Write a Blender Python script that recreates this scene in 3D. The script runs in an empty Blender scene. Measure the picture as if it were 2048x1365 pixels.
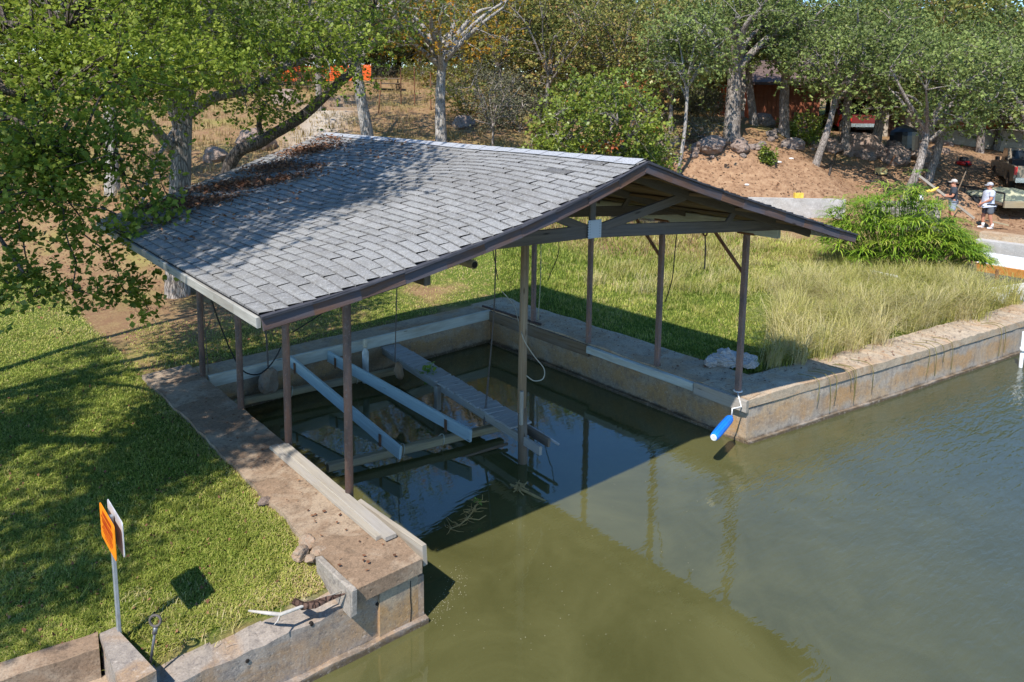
import bpy, bmesh, math, random
import numpy as np
from mathutils import Vector, Matrix, noise as mnoise
R_ = math.radians
scene = bpy.context.scene
COL = scene.collection
rng = np.random.default_rng(7)
random.seed(7)

# ------------------------------------------------------------------ camera (solved from the photograph)
CAM = np.array([-6.846, -5.569, 4.483]); YAW, PITCH, ROLL, FPX, PPY = 0.724, -0.142, 0.011, 1456.5, 412.5
def cam_axes():
    F = np.array([math.sin(YAW)*math.cos(PITCH), math.cos(YAW)*math.cos(PITCH), math.sin(PITCH)])
    R = np.cross(F, [0, 0, 1]); R /= np.linalg.norm(R); U = np.cross(R, F)
    c, s = math.cos(ROLL), math.sin(ROLL)
    return c*R+s*U, -s*R+c*U, F
CR, CU, CF = cam_axes()
def ray(u, v): return CF+CR*(u-1024)/FPX+CU*(PPY-v)/FPX
def at(u, v, dep): return CAM+ray(u, v)*dep                      # a sight line at a given distance
def on(u, v, ax, val):                                           # a sight line met with a plane x/y/z = val
    r = ray(u, v); return CAM+r*(val-CAM[ax])/r[ax]
cam = bpy.data.cameras.new('camera'); cam.sensor_width = 36; cam.lens = FPX/2048*36
cam.shift_y = -(682.5-PPY)/2048; cam.clip_end = 3000; cam.clip_start = 0.05
co = bpy.data.objects.new('camera', cam); COL.objects.link(co)
co.matrix_world = Matrix(((CR[0], CU[0], -CF[0], CAM[0]), (CR[1], CU[1], -CF[1], CAM[1]), (CR[2], CU[2], -CF[2], CAM[2]), (0, 0, 0, 1)))
scene.camera = co

# ------------------------------------------------------------------ light
world = bpy.data.worlds.new('World'); scene.world = world; world.use_nodes = True
wn = world.node_tree; sky = wn.nodes.new('ShaderNodeTexSky'); sky.sky_type = 'NISHITA'; sky.sun_disc = False
SUN = np.array([-0.69, -0.29, 1.0]); SUN /= np.linalg.norm(SUN)
sky.sun_elevation = math.asin(SUN[2]); sky.sun_rotation = math.atan2(SUN[0], SUN[1])
sky.air_density = 1.0; sky.dust_density = 0.05; sky.ozone_density = 2.2; sky.altitude = 800
bg = wn.nodes['Background']; bg.inputs[1].default_value = 0.15
hs_ = wn.nodes.new('ShaderNodeHueSaturation'); hs_.inputs['Saturation'].default_value = 1.22
wn.links.new(sky.outputs[0], hs_.inputs['Color']); wn.links.new(hs_.outputs[0], bg.inputs[0])
sl = bpy.data.lights.new('sun', 'SUN'); sl.energy = 3.9; sl.angle = R_(0.55); sl.color = (1, 0.955, 0.88)
so = bpy.data.objects.new('sun', sl); COL.objects.link(so)
so.rotation_euler = Vector(-SUN).to_track_quat('-Z', 'Y').to_euler(); so.location = (-20, -10, 40)
scene.view_settings.view_transform = 'Standard'; scene.view_settings.look = 'None'
scene.view_settings.exposure = 0.78; scene.view_settings.gamma = 1
scene.cycles.max_bounces = 8; scene.cycles.transparent_max_bounces = 12
scene.cycles.sample_clamp_indirect = 6; scene.cycles.caustics_reflective = False; scene.cycles.caustics_refractive = False

# ------------------------------------------------------------------ node helpers
def sset(node, name, v):
    s = node.inputs[name]
    if hasattr(v, 'is_linked') or isinstance(v, bpy.types.NodeSocket): node.id_data.links.new(v, s)
    elif isinstance(v, (tuple, list)) and len(v) == 3 and s.type == 'RGBA': s.default_value = (*v, 1)
    else: s.default_value = v
class NT:
    def __init__(self, name):
        self.m = bpy.data.materials.new(name); self.m.use_nodes = True
        self.t = self.m.node_tree; self.b = self.t.nodes['Principled BSDF']; self.out = self.t.nodes['Material Output']
        self.b.inputs['Specular IOR Level'].default_value = 0.3
    def n(self, typ, **kw):
        x = self.t.nodes.new('ShaderNode'+typ)
        for k, v in kw.items(): setattr(x, k, v)
        return x
    def obj(self): return self.n('TexCoord').outputs['Object']
    def geo(self): return self.n('NewGeometry').outputs['Position']
    def uv(self): return self.n('TexCoord').outputs['UV']
    def map(self, vec, scale=(1, 1, 1), rot=(0, 0, 0)):
        x = self.n('Mapping'); sset(x, 'Vector', vec); x.inputs['Scale'].default_value = scale; x.inputs['Rotation'].default_value = rot
        return x.outputs[0]
    def noise(self, vec, scale, detail=4, rough=0.6, dist=0):
        x = self.n('TexNoise'); sset(x, 'Vector', vec); x.inputs['Scale'].default_value = scale
        x.inputs['Detail'].default_value = detail; x.inputs['Roughness'].default_value = rough; x.inputs['Distortion'].default_value = dist
        return x.outputs[0]
    def vor(self, vec, scale, feature='F1', out=0):
        x = self.n('TexVoronoi', feature=feature); sset(x, 'Vector', vec); x.inputs['Scale'].default_value = scale
        return x.outputs[out]
    def ramp(self, fac, stops):
        x = self.n('ValToRGB'); e = x.color_ramp.elements
        while len(e) < len(stops): e.new(0.5)
        for k, (p, c) in enumerate(stops):
            e[k].position = p; e[k].color = (*c, 1) if isinstance(c, tuple) else (c, c, c, 1)
        sset(x, 'Fac', fac); return x.outputs[0]
    def mix(self, fac, a, b, mode='MIX'):
        x = self.n('Mix', data_type='RGBA', blend_type=mode)
        for i, v in ((0, fac), (6, a), (7, b)):
            s = x.inputs[i]
            if isinstance(v, bpy.types.NodeSocket): self.t.links.new(v, s)
            elif isinstance(v, tuple): s.default_value = (*v, 1)
            else: s.default_value = v if i == 0 else (v, v, v, 1)
        return x.outputs[2]
    def math(self, op, a, b=0.5, clamp=False):
        x = self.n('Math', operation=op, use_clamp=clamp)
        for i, v in ((0, a), (1, b)):
            if isinstance(v, bpy.types.NodeSocket): self.t.links.new(v, x.inputs[i])
            else: x.inputs[i].default_value = v
        return x.outputs[0]
    def attr(self, name, out='Fac'):
        x = self.n('Attribute', attribute_name=name); return x.outputs[out]
    def sep(self, v):
        x = self.n('SeparateXYZ'); self.t.links.new(v, x.inputs[0]); return x.outputs
    def bump(self, h, strength=0.3, dist=0.02):
        x = self.n('Bump'); x.inputs['Strength'].default_value = strength; x.inputs['Distance'].default_value = dist
        sset(x, 'Height', h); self.t.links.new(x.outputs[0], self.b.inputs['Normal']); return x.outputs[0]
    def fin(self, col, rough=0.8, spec=0.3, metal=0):
        sset(self.b, 'Base Color', col); sset(self.b, 'Roughness', rough); self.b.inputs['Specular IOR Level'].default_value = spec
        self.b.inputs['Metallic'].default_value = metal
        return self.m
def sm(name, col, rough=0.6, spec=0.3, metal=0, var=0.25, scale=9):   # plain painted / plastic / cloth surface with slight dirt
    k = NT(name); o = k.obj(); f = k.noise(o, scale, 5)
    c = k.ramp(f, [(0.3, tuple(x*(1-var) for x in col)), (0.7, tuple(min(1, x*(1+var)) for x in col))])
    k.bump(k.noise(o, scale*6, 3), 0.08, 0.01)
    return k.fin(c, rough, spec, metal)
def wood(name, a, b, grey=(0.24, 0.22, 0.2), rough=0.8, knots=True, wear=0.45):
    k = NT(name); u = k.uv(); g = k.map(u, (0.9, 26, 1)); f = k.noise(g, 1.0, 5, 0.65, 0.6)
    c = k.ramp(f, [(0.28, a), (0.72, b)])
    f2 = k.noise(k.map(u, (0.7, 3, 1)), 1.3, 4); c = k.mix(k.ramp(f2, [(wear, 0.0), (wear+0.2, 0.85)]), c, grey)
    fine = k.noise(k.map(u, (3, 120, 1)), 1.0, 3, 0.7)
    c = k.mix(k.ramp(fine, [(0.25, 0.55), (0.45, 0.0)]), c, tuple(x*0.35 for x in a))
    if knots:
        v = k.vor(k.map(u, (1.6, 7, 1)), 1.0); c = k.mix(k.ramp(v, [(0.05, 0.8), (0.11, 0.0)]), c, tuple(x*0.3 for x in a))
    k.bump(k.mix(0.5, f, fine), 0.5, 0.006)
    return k.fin(c, rough, 0.2)
def concrete(name, base, stain, dark, sc=1.0, lowstain=None, streak=0.0, band=None):
    k = NT(name); o = k.obj(); f = k.noise(o, 1.1*sc, 8, 0.65)
    c = k.ramp(f, [(0.25, tuple(x*0.72 for x in base)), (0.6, base), (0.8, tuple(min(1, x*1.25) for x in base))])
    s = k.noise(k.map(o, (1, 1, 1.6)), 0.75*sc, 6, 0.62, 0.8); c = k.mix(k.ramp(s, [(0.47, 0.0), (0.58, 0.85)]), c, stain)
    if streak:
        st = k.noise(k.map(o, (9, 9, 0.5)), 1.0, 4); c = k.mix(k.ramp(st, [(0.5, 0.0), (0.68, streak)]), c, dark)
    d = k.noise(o, 2.6*sc, 9, 0.72, 0.4); c = k.mix(k.ramp(d, [(0.52, 0.0), (0.7, 0.75)]), c, dark)
    if band:
        z = k.sep(k.geo())[2]; zz = k.math('ADD', z, k.math('MULTIPLY', k.noise(k.map(o, (1, 1, 0.6)), 2.2, 5, 0.65), 0.55)); a0, a1 = band[0]+0.28, band[1]+0.28
        m = k.ramp(k.math('ADD', zz, 1.0), [(1+a0-0.08, 0.0), (1+a0+0.04, 0.8), (1+a1-0.08, 0.8), (1+a1+0.08, 0.0)]); m = k.math('MULTIPLY', m, k.ramp(k.noise(k.map(o, (1, 1, 0.25)), 1.4, 5, 0.6), [(0.36, 0.0), (0.58, 1.0)])); c = k.mix(m, c, band[2])
    if lowstain:
        z = k.sep(k.geo())[2]; zz = k.math('ADD', z, k.math('MULTIPLY', k.noise(o, 3.5, 4), 0.16))
        c = k.mix(k.ramp(k.math('ADD', zz, 1.0), [(lowstain[0], 1.0), (lowstain[0]+0.05, 0.0)]), c, lowstain[1])
    g = k.noise(o, 9*sc, 7, 0.8); c = k.mix(k.ramp(g, [(0.36, 0.55), (0.5, 0.0)]), c, tuple(x*0.9 for x in dark)); c = k.mix(k.ramp(k.noise(o, 17*sc, 6, 0.8), [(0.54, 0.0), (0.68, 0.6)]), c, tuple(min(1, x*1.55) for x in base))
    p = k.noise(o, 55, 6, 0.75); c = k.mix(k.ramp(p, [(0.3, 0.5), (0.5, 0.0)]), c, tuple(x*0.4 for x in dark))
    pits = k.vor(o, 14); k.bump(k.mix(0.4, k.noise(o, 22, 8, 0.75), k.ramp(pits, [(0.0, 0.0), (0.25, 1.0)])), 0.65, 0.012)
    return k.fin(c, 0.92, 0.15)
def leafmat(name, stops, trans=0.3, rough=0.45, spec=0.35):
    k = NT(name); c = k.ramp(k.attr('rnd'), stops)
    big = k.noise(k.obj(), 0.55, 3); c = k.mix(k.ramp(big, [(0.35, 0.35), (0.65, 0.0)]), c, stops[0][1])
    k.fin(c, rough, spec)
    tr = k.n('BsdfTranslucent'); k.t.links.new(k.mix(0.5, c, (0.25, 0.3, 0.02), 'ADD') if False else c, tr.inputs[0])
    ms = k.n('MixShader'); ms.inputs[0].default_value = trans
    k.t.links.new(k.b.outputs[0], ms.inputs[1]); k.t.links.new(tr.outputs[0], ms.inputs[2]); k.t.links.new(ms.outputs[0], k.out.inputs[0])
    return k.m
def bark(name, a, b, sc=1.0):
    k = NT(name); o = k.obj(); f = k.noise(k.map(o, (6, 6, 1.2)), 2.2*sc, 7, 0.7, 0.5)
    c = k.ramp(f, [(0.3, a), (0.6, b)])
    c = k.mix(k.ramp(k.noise(o, 1.7, 4), [(0.5, 0.0), (0.65, 0.6)]), c, tuple(x*1.35 for x in b))
    v = k.vor(k.map(o, (9, 9, 1.6)), 2.0*sc, 'DISTANCE_TO_EDGE'); c = k.mix(k.ramp(v, [(0.02, 0.75), (0.12, 0.0)]), c, tuple(x*0.4 for x in a))
    k.bump(k.mix(0.5, f, k.ramp(v, [(0, 0.0), (0.2, 1.0)])), 0.9, 0.03)
    return k.fin(c, 0.95, 0.1)

# ------------------------------------------------------------------ mesh helpers
ORG = {}
def props(o, label=None, cat=None, group=None, kind=None):
    for k, v in (('label', label), ('category', cat), ('group', group), ('kind', kind)):
        if v: o[k] = v
    return o
def thing(name, label, cat, loc, group=None):
    o = bpy.data.objects.new(name, None); COL.objects.link(o); o.location = Vector([float(x) for x in loc]); o.empty_display_size = 0.2
    ORG[o] = np.array([float(x) for x in loc]); return props(o, label, cat, group)
def link(name, me, parent=None, loc=None):
    o = bpy.data.objects.new(name, me); COL.objects.link(o)
    if parent is not None: o.parent = parent; ORG[o] = ORG[parent]
    else:
        L = np.array([0, 0, 0.0]) if loc is None else np.array([float(x) for x in loc]); o.location = Vector(L); ORG[o] = L
    return o
class MB:                                      # collects world-space faces with UVs (u along the grain, in metres)
    def __init__(s): s.v = []; s.f = []; s.uv = []
    def face(s, pts, uvs=None):
        i = len(s.v); s.v += [tuple(map(float, p)) for p in pts]; s.f.append(tuple(range(i, i+len(pts))))
        s.uv += uvs if uvs else [(p[0]+p[1], p[2]+p[1]*0.37) for p in pts]
    def beam(s, p0, p1, w, h, up=(0, 0, 1), jit=0, taper=1, seg=1, bow=0):   # rectangular timber, w across, h along up
        p0 = np.array(p0, float); p1 = np.array(p1, float); d = p1-p0; L = np.linalg.norm(d); d = d/L
        r = np.cross(d, up); r /= np.linalg.norm(r); u = np.cross(r, d); off = random.random()*40
        cs = 0.12*min(w, h)
        prof = [(-w/2+cs, -h/2), (w/2-cs, -h/2), (w/2, -h/2+cs), (w/2, h/2-cs), (w/2-cs, h/2), (-w/2+cs, h/2), (-w/2, h/2-cs), (-w/2, -h/2+cs)]
        rings = []
        for k in range(seg+1):
            t = k/seg; sc = 1+(taper-1)*t; c = p0+d*L*t+u*bow*math.sin(t*math.pi)
            rings.append([c+r*a*sc+u*b*sc+np.array([random.uniform(-jit, jit) for _ in range(3)]) for a, b in prof])
        acc = 0
        for a in range(8):
            b = (a+1) % 8; ww = math.dist(prof[a], prof[b])
            for k in range(seg):
                l0, l1 = off+L*k/seg, off+L*(k+1)/seg
                s.face([rings[k][a], rings[k][b], rings[k+1][b], rings[k+1][a]], [(l0, acc+off), (l0, acc+ww+off), (l1, acc+ww+off), (l1, acc+off)])
            acc += ww
        s.face(rings[0][::-1], [(off+b*0.2, a) for a, b in prof[::-1]]); s.face(rings[-1], [(off+b*0.2, a) for a, b in prof])
    def box(s, lo, hi):
        x0, y0, z0 = lo; x1, y1, z1 = hi
        P = [(x0, y0, z0), (x1, y0, z0), (x1, y1, z0), (x0, y1, z0), (x0, y0, z1), (x1, y0, z1), (x1, y1, z1), (x0, y1, z1)]
        for q in ((0, 3, 2, 1), (4, 5, 6, 7), (0, 1, 5, 4), (1, 2, 6, 5), (2, 3, 7, 6), (3, 0, 4, 7)): s.face([P[i] for i in q])
    def prism(s, poly, z0, z1):                 # vertical prism over an xy polygon (counter-clockwise)
        n = len(poly); s.face([(x, y, z1) for x, y in poly]); s.face([(x, y, z0) for x, y in poly[::-1]])
        for i in range(n):
            a, b = poly[i], poly[(i+1) % n]; s.face([(*a, z0), (*b, z0), (*b, z1), (*a, z1)])
    def tube(s, pts, rad, n=8, cap=True, jit=0):
        P = [np.array(p, float) for p in pts]; rad = rad if hasattr(rad, '__len__') else [rad]*len(P); rings = []; L = 0
        x = None
        for k, p in enumerate(P):
            d = P[min(k+1, len(P)-1)]-P[max(k-1, 0)]; d /= (np.linalg.norm(d)+1e-9)
            if x is None:
                x = np.cross(d, (0.31, 0.2, 0.93));
                if np.linalg.norm(x) < 0.1: x = np.cross(d, (1, 0, 0))
            x = x-d*(x@d); x /= np.linalg.norm(x); y = np.cross(d, x)
            rings.append([p+(x*math.cos(a)+y*math.sin(a))*rad[k]*(1+random.uniform(-jit, jit)) for a in [2*math.pi*i/n for i in range(n)]])
        base = len(s.v)
        for rg in rings: s.v += [tuple(q) for q in rg]
        for k in range(len(P)-1):
            l1 = L+np.linalg.norm(P[k+1]-P[k]); c = 2*math.pi*rad[k]/n
            for i in range(n):
                j = (i+1) % n; s.f.append((base+k*n+i, base+k*n+j, base+(k+1)*n+j, base+(k+1)*n+i))
                s.uv += [(L, i*c), (L, (i+1)*c), (l1, (i+1)*c), (l1, i*c)]
            L = l1
        if cap:
            s.f.append(tuple(base+i for i in range(n))[::-1]); s.f.append(tuple(base+(len(P)-1)*n+i for i in range(n))); s.uv += [(0, 0)]*(2*n)
    def build(s, name, mat, parent=None, loc=None, smooth=False, bevel=0):
        o = link(name, None, parent, loc) if False else None
        L = ORG[parent] if parent is not None else (np.zeros(3) if loc is None else np.array([float(x) for x in loc]))
        me = bpy.data.meshes.new(name); me.from_pydata((np.array(s.v)-L).tolist(), [], s.f)
        uv = me.uv_layers.new(name='UVMap'); uv.data.foreach_set('uv', np.array(s.uv, np.float32).ravel())
        if smooth: me.polygons.foreach_set('use_smooth', [True]*len(me.polygons))
        me.materials.append(mat); me.validate(); o = link(name, me, parent, L if parent is None else None)
        if bevel:
            b = o.modifiers.new('bevel', 'BEVEL'); b.width = bevel; b.segments = 2; b.limit_method = 'ANGLE'
        return o
def quads(name, V, nper, rnd, mat, parent=None, loc=None, smooth=False, faces=None):   # many small separate polygons from a numpy array (N, nper, 3)
    L = ORG[parent] if parent is not None else (np.zeros(3) if loc is None else np.array(loc, float))
    N = len(V); me = bpy.data.meshes.new(name); me.vertices.add(N*nper); me.vertices.foreach_set('co', (V.reshape(-1, 3)-L).astype(np.float32).ravel())
    if faces is None: faces = [list(range(nper))]
    base = np.arange(N)[:, None]*nper
    idx = np.concatenate([base+np.array(f)[None, :] for f in faces], 1).astype(np.int32)      # per item: all faces' loops
    ln = np.array([len(f) for f in faces]); tot = int(ln.sum())
    me.loops.add(N*tot); me.loops.foreach_set('vertex_index', idx.ravel())
    me.polygons.add(N*len(faces)); st = (np.arange(N)[:, None]*tot+np.concatenate([[0], np.cumsum(ln)[:-1]])[None, :]).astype(np.int32)
    me.polygons.foreach_set('loop_start', st.ravel())
    me.update(calc_edges=True)
    a = me.attributes.new('rnd', 'FLOAT', 'FACE'); rnd = np.asarray(rnd); a.data.foreach_set('value', (rnd.ravel() if rnd.ndim == 2 else np.repeat(rnd, len(faces))).astype(np.float32))
    if smooth: me.polygons.foreach_set('use_smooth', [True]*len(me.polygons))
    me.materials.append(mat); return link(name, me, parent, L if parent is None else None)
def unit(v): return v/(np.linalg.norm(v, axis=-1, keepdims=True)+1e-9)
def leaves(centers, n, spread, size, up=0.35, ros=5, droop=0.0, wid=0.36):
    """rosettes of small leaves round the given points -> (N, 4, 3) diamonds"""
    C = np.repeat(np.asarray(centers), max(1, n//ros), 0); C = C+rng.normal(0, 1, C.shape)*np.array(spread)
    C = np.repeat(C, ros, 0); d = rng.normal(0, 1, C.shape); d[:, 2] += up; d = unit(d); d[:, 2] -= droop; d = unit(d)
    L = size*rng.uniform(0.5, 1.4, (len(C), 1)); s = unit(np.cross(d, rng.normal(0, 1, C.shape)*0.8+np.array([-0.35, -0.15, 1.5])))
    nrm = np.cross(s, d); b = C+d*L*0.15; w = L*wid
    return np.stack([b, b+d*L*0.5+s*w+nrm*L*0.06, b+d*L, b+d*L*0.5-s*w+nrm*L*0.06], 1)
def smooth01(a, b, x):
    t = np.clip((x-a)/(b-a), 0, 1); return t*t*(3-2*t)
# ------------------------------------------------------------------ terrain
Fh = np.array([CF[0], CF[1]]); Fh /= np.linalg.norm(Fh); Rh = np.array([Fh[1], -Fh[0]])
def dl(x, y): dx = x-CAM[0]; dy = y-CAM[1]; return dx*Fh[0]+dy*Fh[1], dx*Rh[0]+dy*Rh[1]
def vnoise(x, y, s, seed=0):                    # cheap smooth noise, arrays
    r = np.zeros_like(x, dtype=float)
    for k in range(4):
        a = seed*1.7+k*2.3; f = s*(1.0+k*0.83)
        r += np.sin(x*f*math.cos(a)+y*f*math.sin(a)+a*5)*np.cos(x*f*math.sin(a+1)-y*f*math.cos(a+1)+a*3)/(1+k*0.6)
    return r*0.4
def inpoly(x, y, poly):
    c = np.zeros(np.shape(x), bool); n = len(poly)
    for i in range(n):
        x0, y0 = poly[i][:2]; x1, y1 = poly[(i+1) % n][:2]
        with np.errstate(divide='ignore', invalid='ignore'):
            c ^= ((y0 > y) != (y1 > y)) & (x < (x1-x0)*(y-y0)/(y1-y0+1e-12)+x0)
    return c
WATER_Z = -0.73
QUAY = [(2.97, 0.0), (6.94, -0.78), (8.55, -1.06), (10.2, -1.36), (11.5, -1.58), (12.4, -1.72), (14.0, -1.95), (17.0, -2.3)]
slip2 = [tuple(on(u, v, 2, -0.73)[:2]) for u, v in ((1955, 497), (2230, 545))]; slip2 = [tuple(on(1950, 574, 2, -0.05)[:2])]+slip2+[tuple(on(2230, 650, 2, -0.05)[:2])]
LAKE = [(-60, -60), (90, -60), (90, -14), (40, -6), (22, -2.9), (17.0, -2.0), (14.0, -1.68), (12.5, -1.45), (11.5, -1.31), (10.2, -1.1), (8.55, -0.8), (6.94, -0.52), (3.25, 0.25), (3.25, 6.5),
        (-3.3, 6.5), (-3.3, 0.31), (-4.4, 0.39), (-5.62, 0.45), (-5.9, 0.95), (-9, 1.9), (-20, 4.5), (-60, 12)]
def H(x, y):
    x = np.asarray(x, float); y = np.asarray(y, float); dep, lat = dl(x, y); t = lat/np.maximum(dep, 1)
    a = np.maximum(dep-15.5, 0); left = 0.2*a*smooth01(0, 7, a); left = 9*np.tanh(left/9)
    right = np.interp(t, [0.1, 0.28, 0.45, 0.6, 0.72], [3.5, 3.3, 2.9, 2.25, 1.5])*smooth01(27.0, 40.5, dep)+0.055*np.maximum(dep-47, 0)
    right = np.where(right > 0, 9*np.tanh(right/9), 0)
    w = smooth01(-0.04, 0.2, t); z = left*(1-w)+right*w
    far = smooth01(17, 26, dep); z = z-0.07*(1-far)+far*(0.16*vnoise(x, y, 0.35, 1)+0.07*vnoise(x, y, 1.1, 2))+0.025*vnoise(x, y, 0.8, 3)
    z = z+0.8*np.exp(-((lat-10.3)/3.1)**2-((dep-32.4)/1.9)**2)*(1+0.25*vnoise(x, y, 1.6, 4))
    z = z+0.25*np.exp(-((lat-6.6)/2.2)**2-((dep-32.0)/1.7)**2)
    z = z+0.7*np.exp(-((lat-18.3)/1.35)**2-((dep-30.6)/0.9)**2)*(1+0.25*vnoise(x, y, 2.1, 5))
    z = z+0.62*smooth01(28.6, 29.3, dep)*smooth01(4, 6, lat)*(1-smooth01(13, 15.5, lat))
    z = z-0.135*np.exp(-np.maximum(y-0.46, 0)/0.32)*smooth01(-5.85, -5.6, x)*(1-smooth01(-3.8, -3.5, x))*(y < 4)
    wet = inpoly(x, y, LAKE) | inpoly(x, y, slip2)
    return np.where(wet, WATER_Z-0.75-0.25*vnoise(x, y, 0.7, 6), z)
def hz(x, y): return float(H(np.array([x]), np.array([y]))[0])
def G(u, v, d0=9.0, d1=120.0):                  # where a sight line first meets the terrain
    ds = np.linspace(d0, d1, 2400); P = CAM[None]+ray(u, v)[None]*ds[:, None]; below = P[:, 2] < H(P[:, 0], P[:, 1])
    i = int(np.argmax(below)) if below.any() else len(ds)-1
    return np.array([P[i, 0], P[i, 1], hz(P[i, 0], P[i, 1])])
def onground(u, dep):                           # ground point below an image column at a given distance
    p = at(u, 300, dep); p[2] = hz(p[0], p[1]); return p

def axis(vals):
    return np.array(sorted(set(np.round(vals, 3))))
def grow(a, b, s, step0):
    r = []; x = a; st = step0
    while (x-b)*s < 0: x += st*s; st *= 1.35; r.append(x)
    return r
xs = axis(np.concatenate([np.arange(-14, 30, 0.22), np.arange(30, 52, 0.55), grow(52, 900, 1, 1), grow(-14, -900, -1, 0.8)]))
ys = axis(np.concatenate([np.arange(0.26, 0.6, 0.04), np.arange(-4, 26, 0.22), np.arange(26, 60, 0.55), grow(60, 900, 1, 1), grow(-4, -900, -1, 0.8)]))
X, Y = np.meshgrid(xs, ys); Z = H(X, Y); dep, lat = dl(X, Y); tt = lat/np.maximum(dep, 1)
nx, ny = len(xs), len(ys); me = bpy.data.meshes.new('ground')
i = np.arange((nx-1)*(ny-1)); r0 = (i//(nx-1))*nx+i % (nx-1)
me.vertices.add(nx*ny); me.vertices.foreach_set('co', np.stack([X, Y, Z], -1).astype(np.float32).ravel())
me.loops.add(len(i)*4); me.loops.foreach_set('vertex_index', np.stack([r0, r0+1, r0+nx+1, r0+nx], 1).astype(np.int32).ravel())
me.polygons.add(len(i)); me.polygons.foreach_set('loop_start', (np.arange(len(i))*4).astype(np.int32)); me.update(calc_edges=True)
me.polygons.foreach_set('use_smooth', [True]*len(i))
def lawn_mask(x, y, worn=1.0):
    dep, lat = dl(x, y); n = vnoise(x, y, 0.9, 9)
    l = (1-smooth01(13.5, 20, y+1.5*n))*(1-smooth01(-3.9, -3.6, x))                       # lawn left of the walkway
    b = smooth01(6.5, 7.2, y)*(1-smooth01(9.6, 13.5, y+1.5*n))*smooth01(-4, -3, x)*(0.62+0.3*vnoise(x, y, 1.9, 61))*(1-smooth01(4, 5, x))   # thin lawn behind the slip
    r = smooth01(3.6, 4.2, x-0.25*n)*(1-smooth01(18, 23, dep+n))
    yard = np.exp(-((lat-23)/10)**2-((dep-64)/11)**2)*1.6
    oz = np.exp(-((x+1.8)**2+(y-10.6)**2)/5)*0.5
    eb = np.exp(-np.maximum(y-0.3-0.09*np.abs(x+4.4), 0)/0.3)*(x < -3)*0.75+np.exp(-np.maximum(-3.85-x, 0)/0.22)*(x < -3)*(y < 7)*0.7+0.8*np.exp(-np.maximum(y-np.interp(x, [3, 7, 8.5, 10.2, 11.5, 15], [0.8, -0.05, -0.33, -0.6, -0.6, 0.1]), 0)/0.3)*(x > 3.5)*(x < 16)
    return np.clip(np.maximum.reduce([l, b, r, yard])-oz-worn*eb*(0.6+0.8*vnoise(x, y, 3.1, 21))-0.4*smooth01(0.25, 0.8, n)*smooth01(5, 9, y)*(x < 4), 0, 1)
lawn = lawn_mask(X, Y)
dirt = smooth01(25.0, 26.5, dep)*smooth01(0.1, 0.19, tt)*(1-smooth01(34, 37, dep))
dirt = np.maximum(dirt, smooth01(26, 27, dep)*smooth01(0.5, 0.55, tt)*(1-smooth01(44, 50, dep))*0.8)
path = np.exp(-((X+3.98)**2/0.05+(Y-0.5)**2/0.03))*1.2+np.exp(-((tt+0.30-0.004*(dep-24))/0.035)**2)*smooth01(22, 25, dep)*(1-smooth01(36, 42, dep))
za = me.color_attributes.new('zone', 'FLOAT_COLOR', 'POINT')
za.data.foreach_set('color', np.stack([lawn, dirt, path, np.ones_like(lawn)], -1).astype(np.float32).ravel())
def ground_mat():
    k = NT('earth_and_grass'); o = k.geo(); z = k.sep(k.attr('zone', 'Color')); big = k.noise(o, 0.45, 5, 0.6); mid = k.noise(o, 3.2, 6, 0.7); fine = k.noise(o, 24, 6, 0.8)
    straw = k.ramp(fine, [(0.3, (0.13, 0.075, 0.04)), (0.52, (0.31, 0.205, 0.10)), (0.72, (0.45, 0.33, 0.18))])
    straw = k.mix(k.ramp(mid, [(0.42, 0.0), (0.6, 0.85)]), straw, (0.235, 0.13, 0.075))
    straw = k.mix(k.ramp(big, [(0.5, 0.0), (0.64, 0.55)]), straw, (0.27, 0.25, 0.07))
    soil = k.ramp(mid, [(0.3, (0.16, 0.088, 0.05)), (0.5, (0.335, 0.20, 0.115)), (0.75, (0.46, 0.305, 0.185))])
    soil = k.mix(k.ramp(fine, [(0.35, 0.5), (0.5, 0.0)]), soil, (0.12, 0.06, 0.035))
    soil = k.mix(k.ramp(k.vor(o, 7), [(0.02, 0.6), (0.08, 0.0)]), soil, (0.5, 0.42, 0.33))
    grass = k.ramp(fine, [(0.28, (0.035, 0.055, 0.010)), (0.5, (0.10, 0.14, 0.022)), (0.7, (0.22, 0.24, 0.05))])
    grass = k.mix(k.ramp(mid, [(0.52, 0.0), (0.66, 0.6)]), grass, (0.26, 0.19, 0.085))
    rock = k.ramp(fine, [(0.3, (0.3, 0.24, 0.19)), (0.6, (0.5, 0.43, 0.35))])
    c = k.mix(z[2], straw, rock); c = k.mix(z[1], c, soil)
    f = k.math('ADD', z[0], k.math('MULTIPLY', k.math('SUBTRACT', mid, 0.5), 0.9)); c = k.mix(k.ramp(f, [(0.35, 0.0), (0.6, 1.0)]), c, grass)
    gz = k.sep(k.geo())[2]; c = k.mix(k.ramp(k.math('ADD', gz, 1.0), [(0.3, 1.0), (0.42, 0.0)]), c, k.ramp(mid, [(0.35, (0.10, 0.085, 0.025)), (0.65, (0.24, 0.2, 0.07))]))
    k.bump(k.mix(0.5, fine, mid), 0.8, 0.06); return k.fin(c, 0.95, 0.1)
me.materials.append(ground_mat()); props(link('ground', me), kind='structure')

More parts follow.
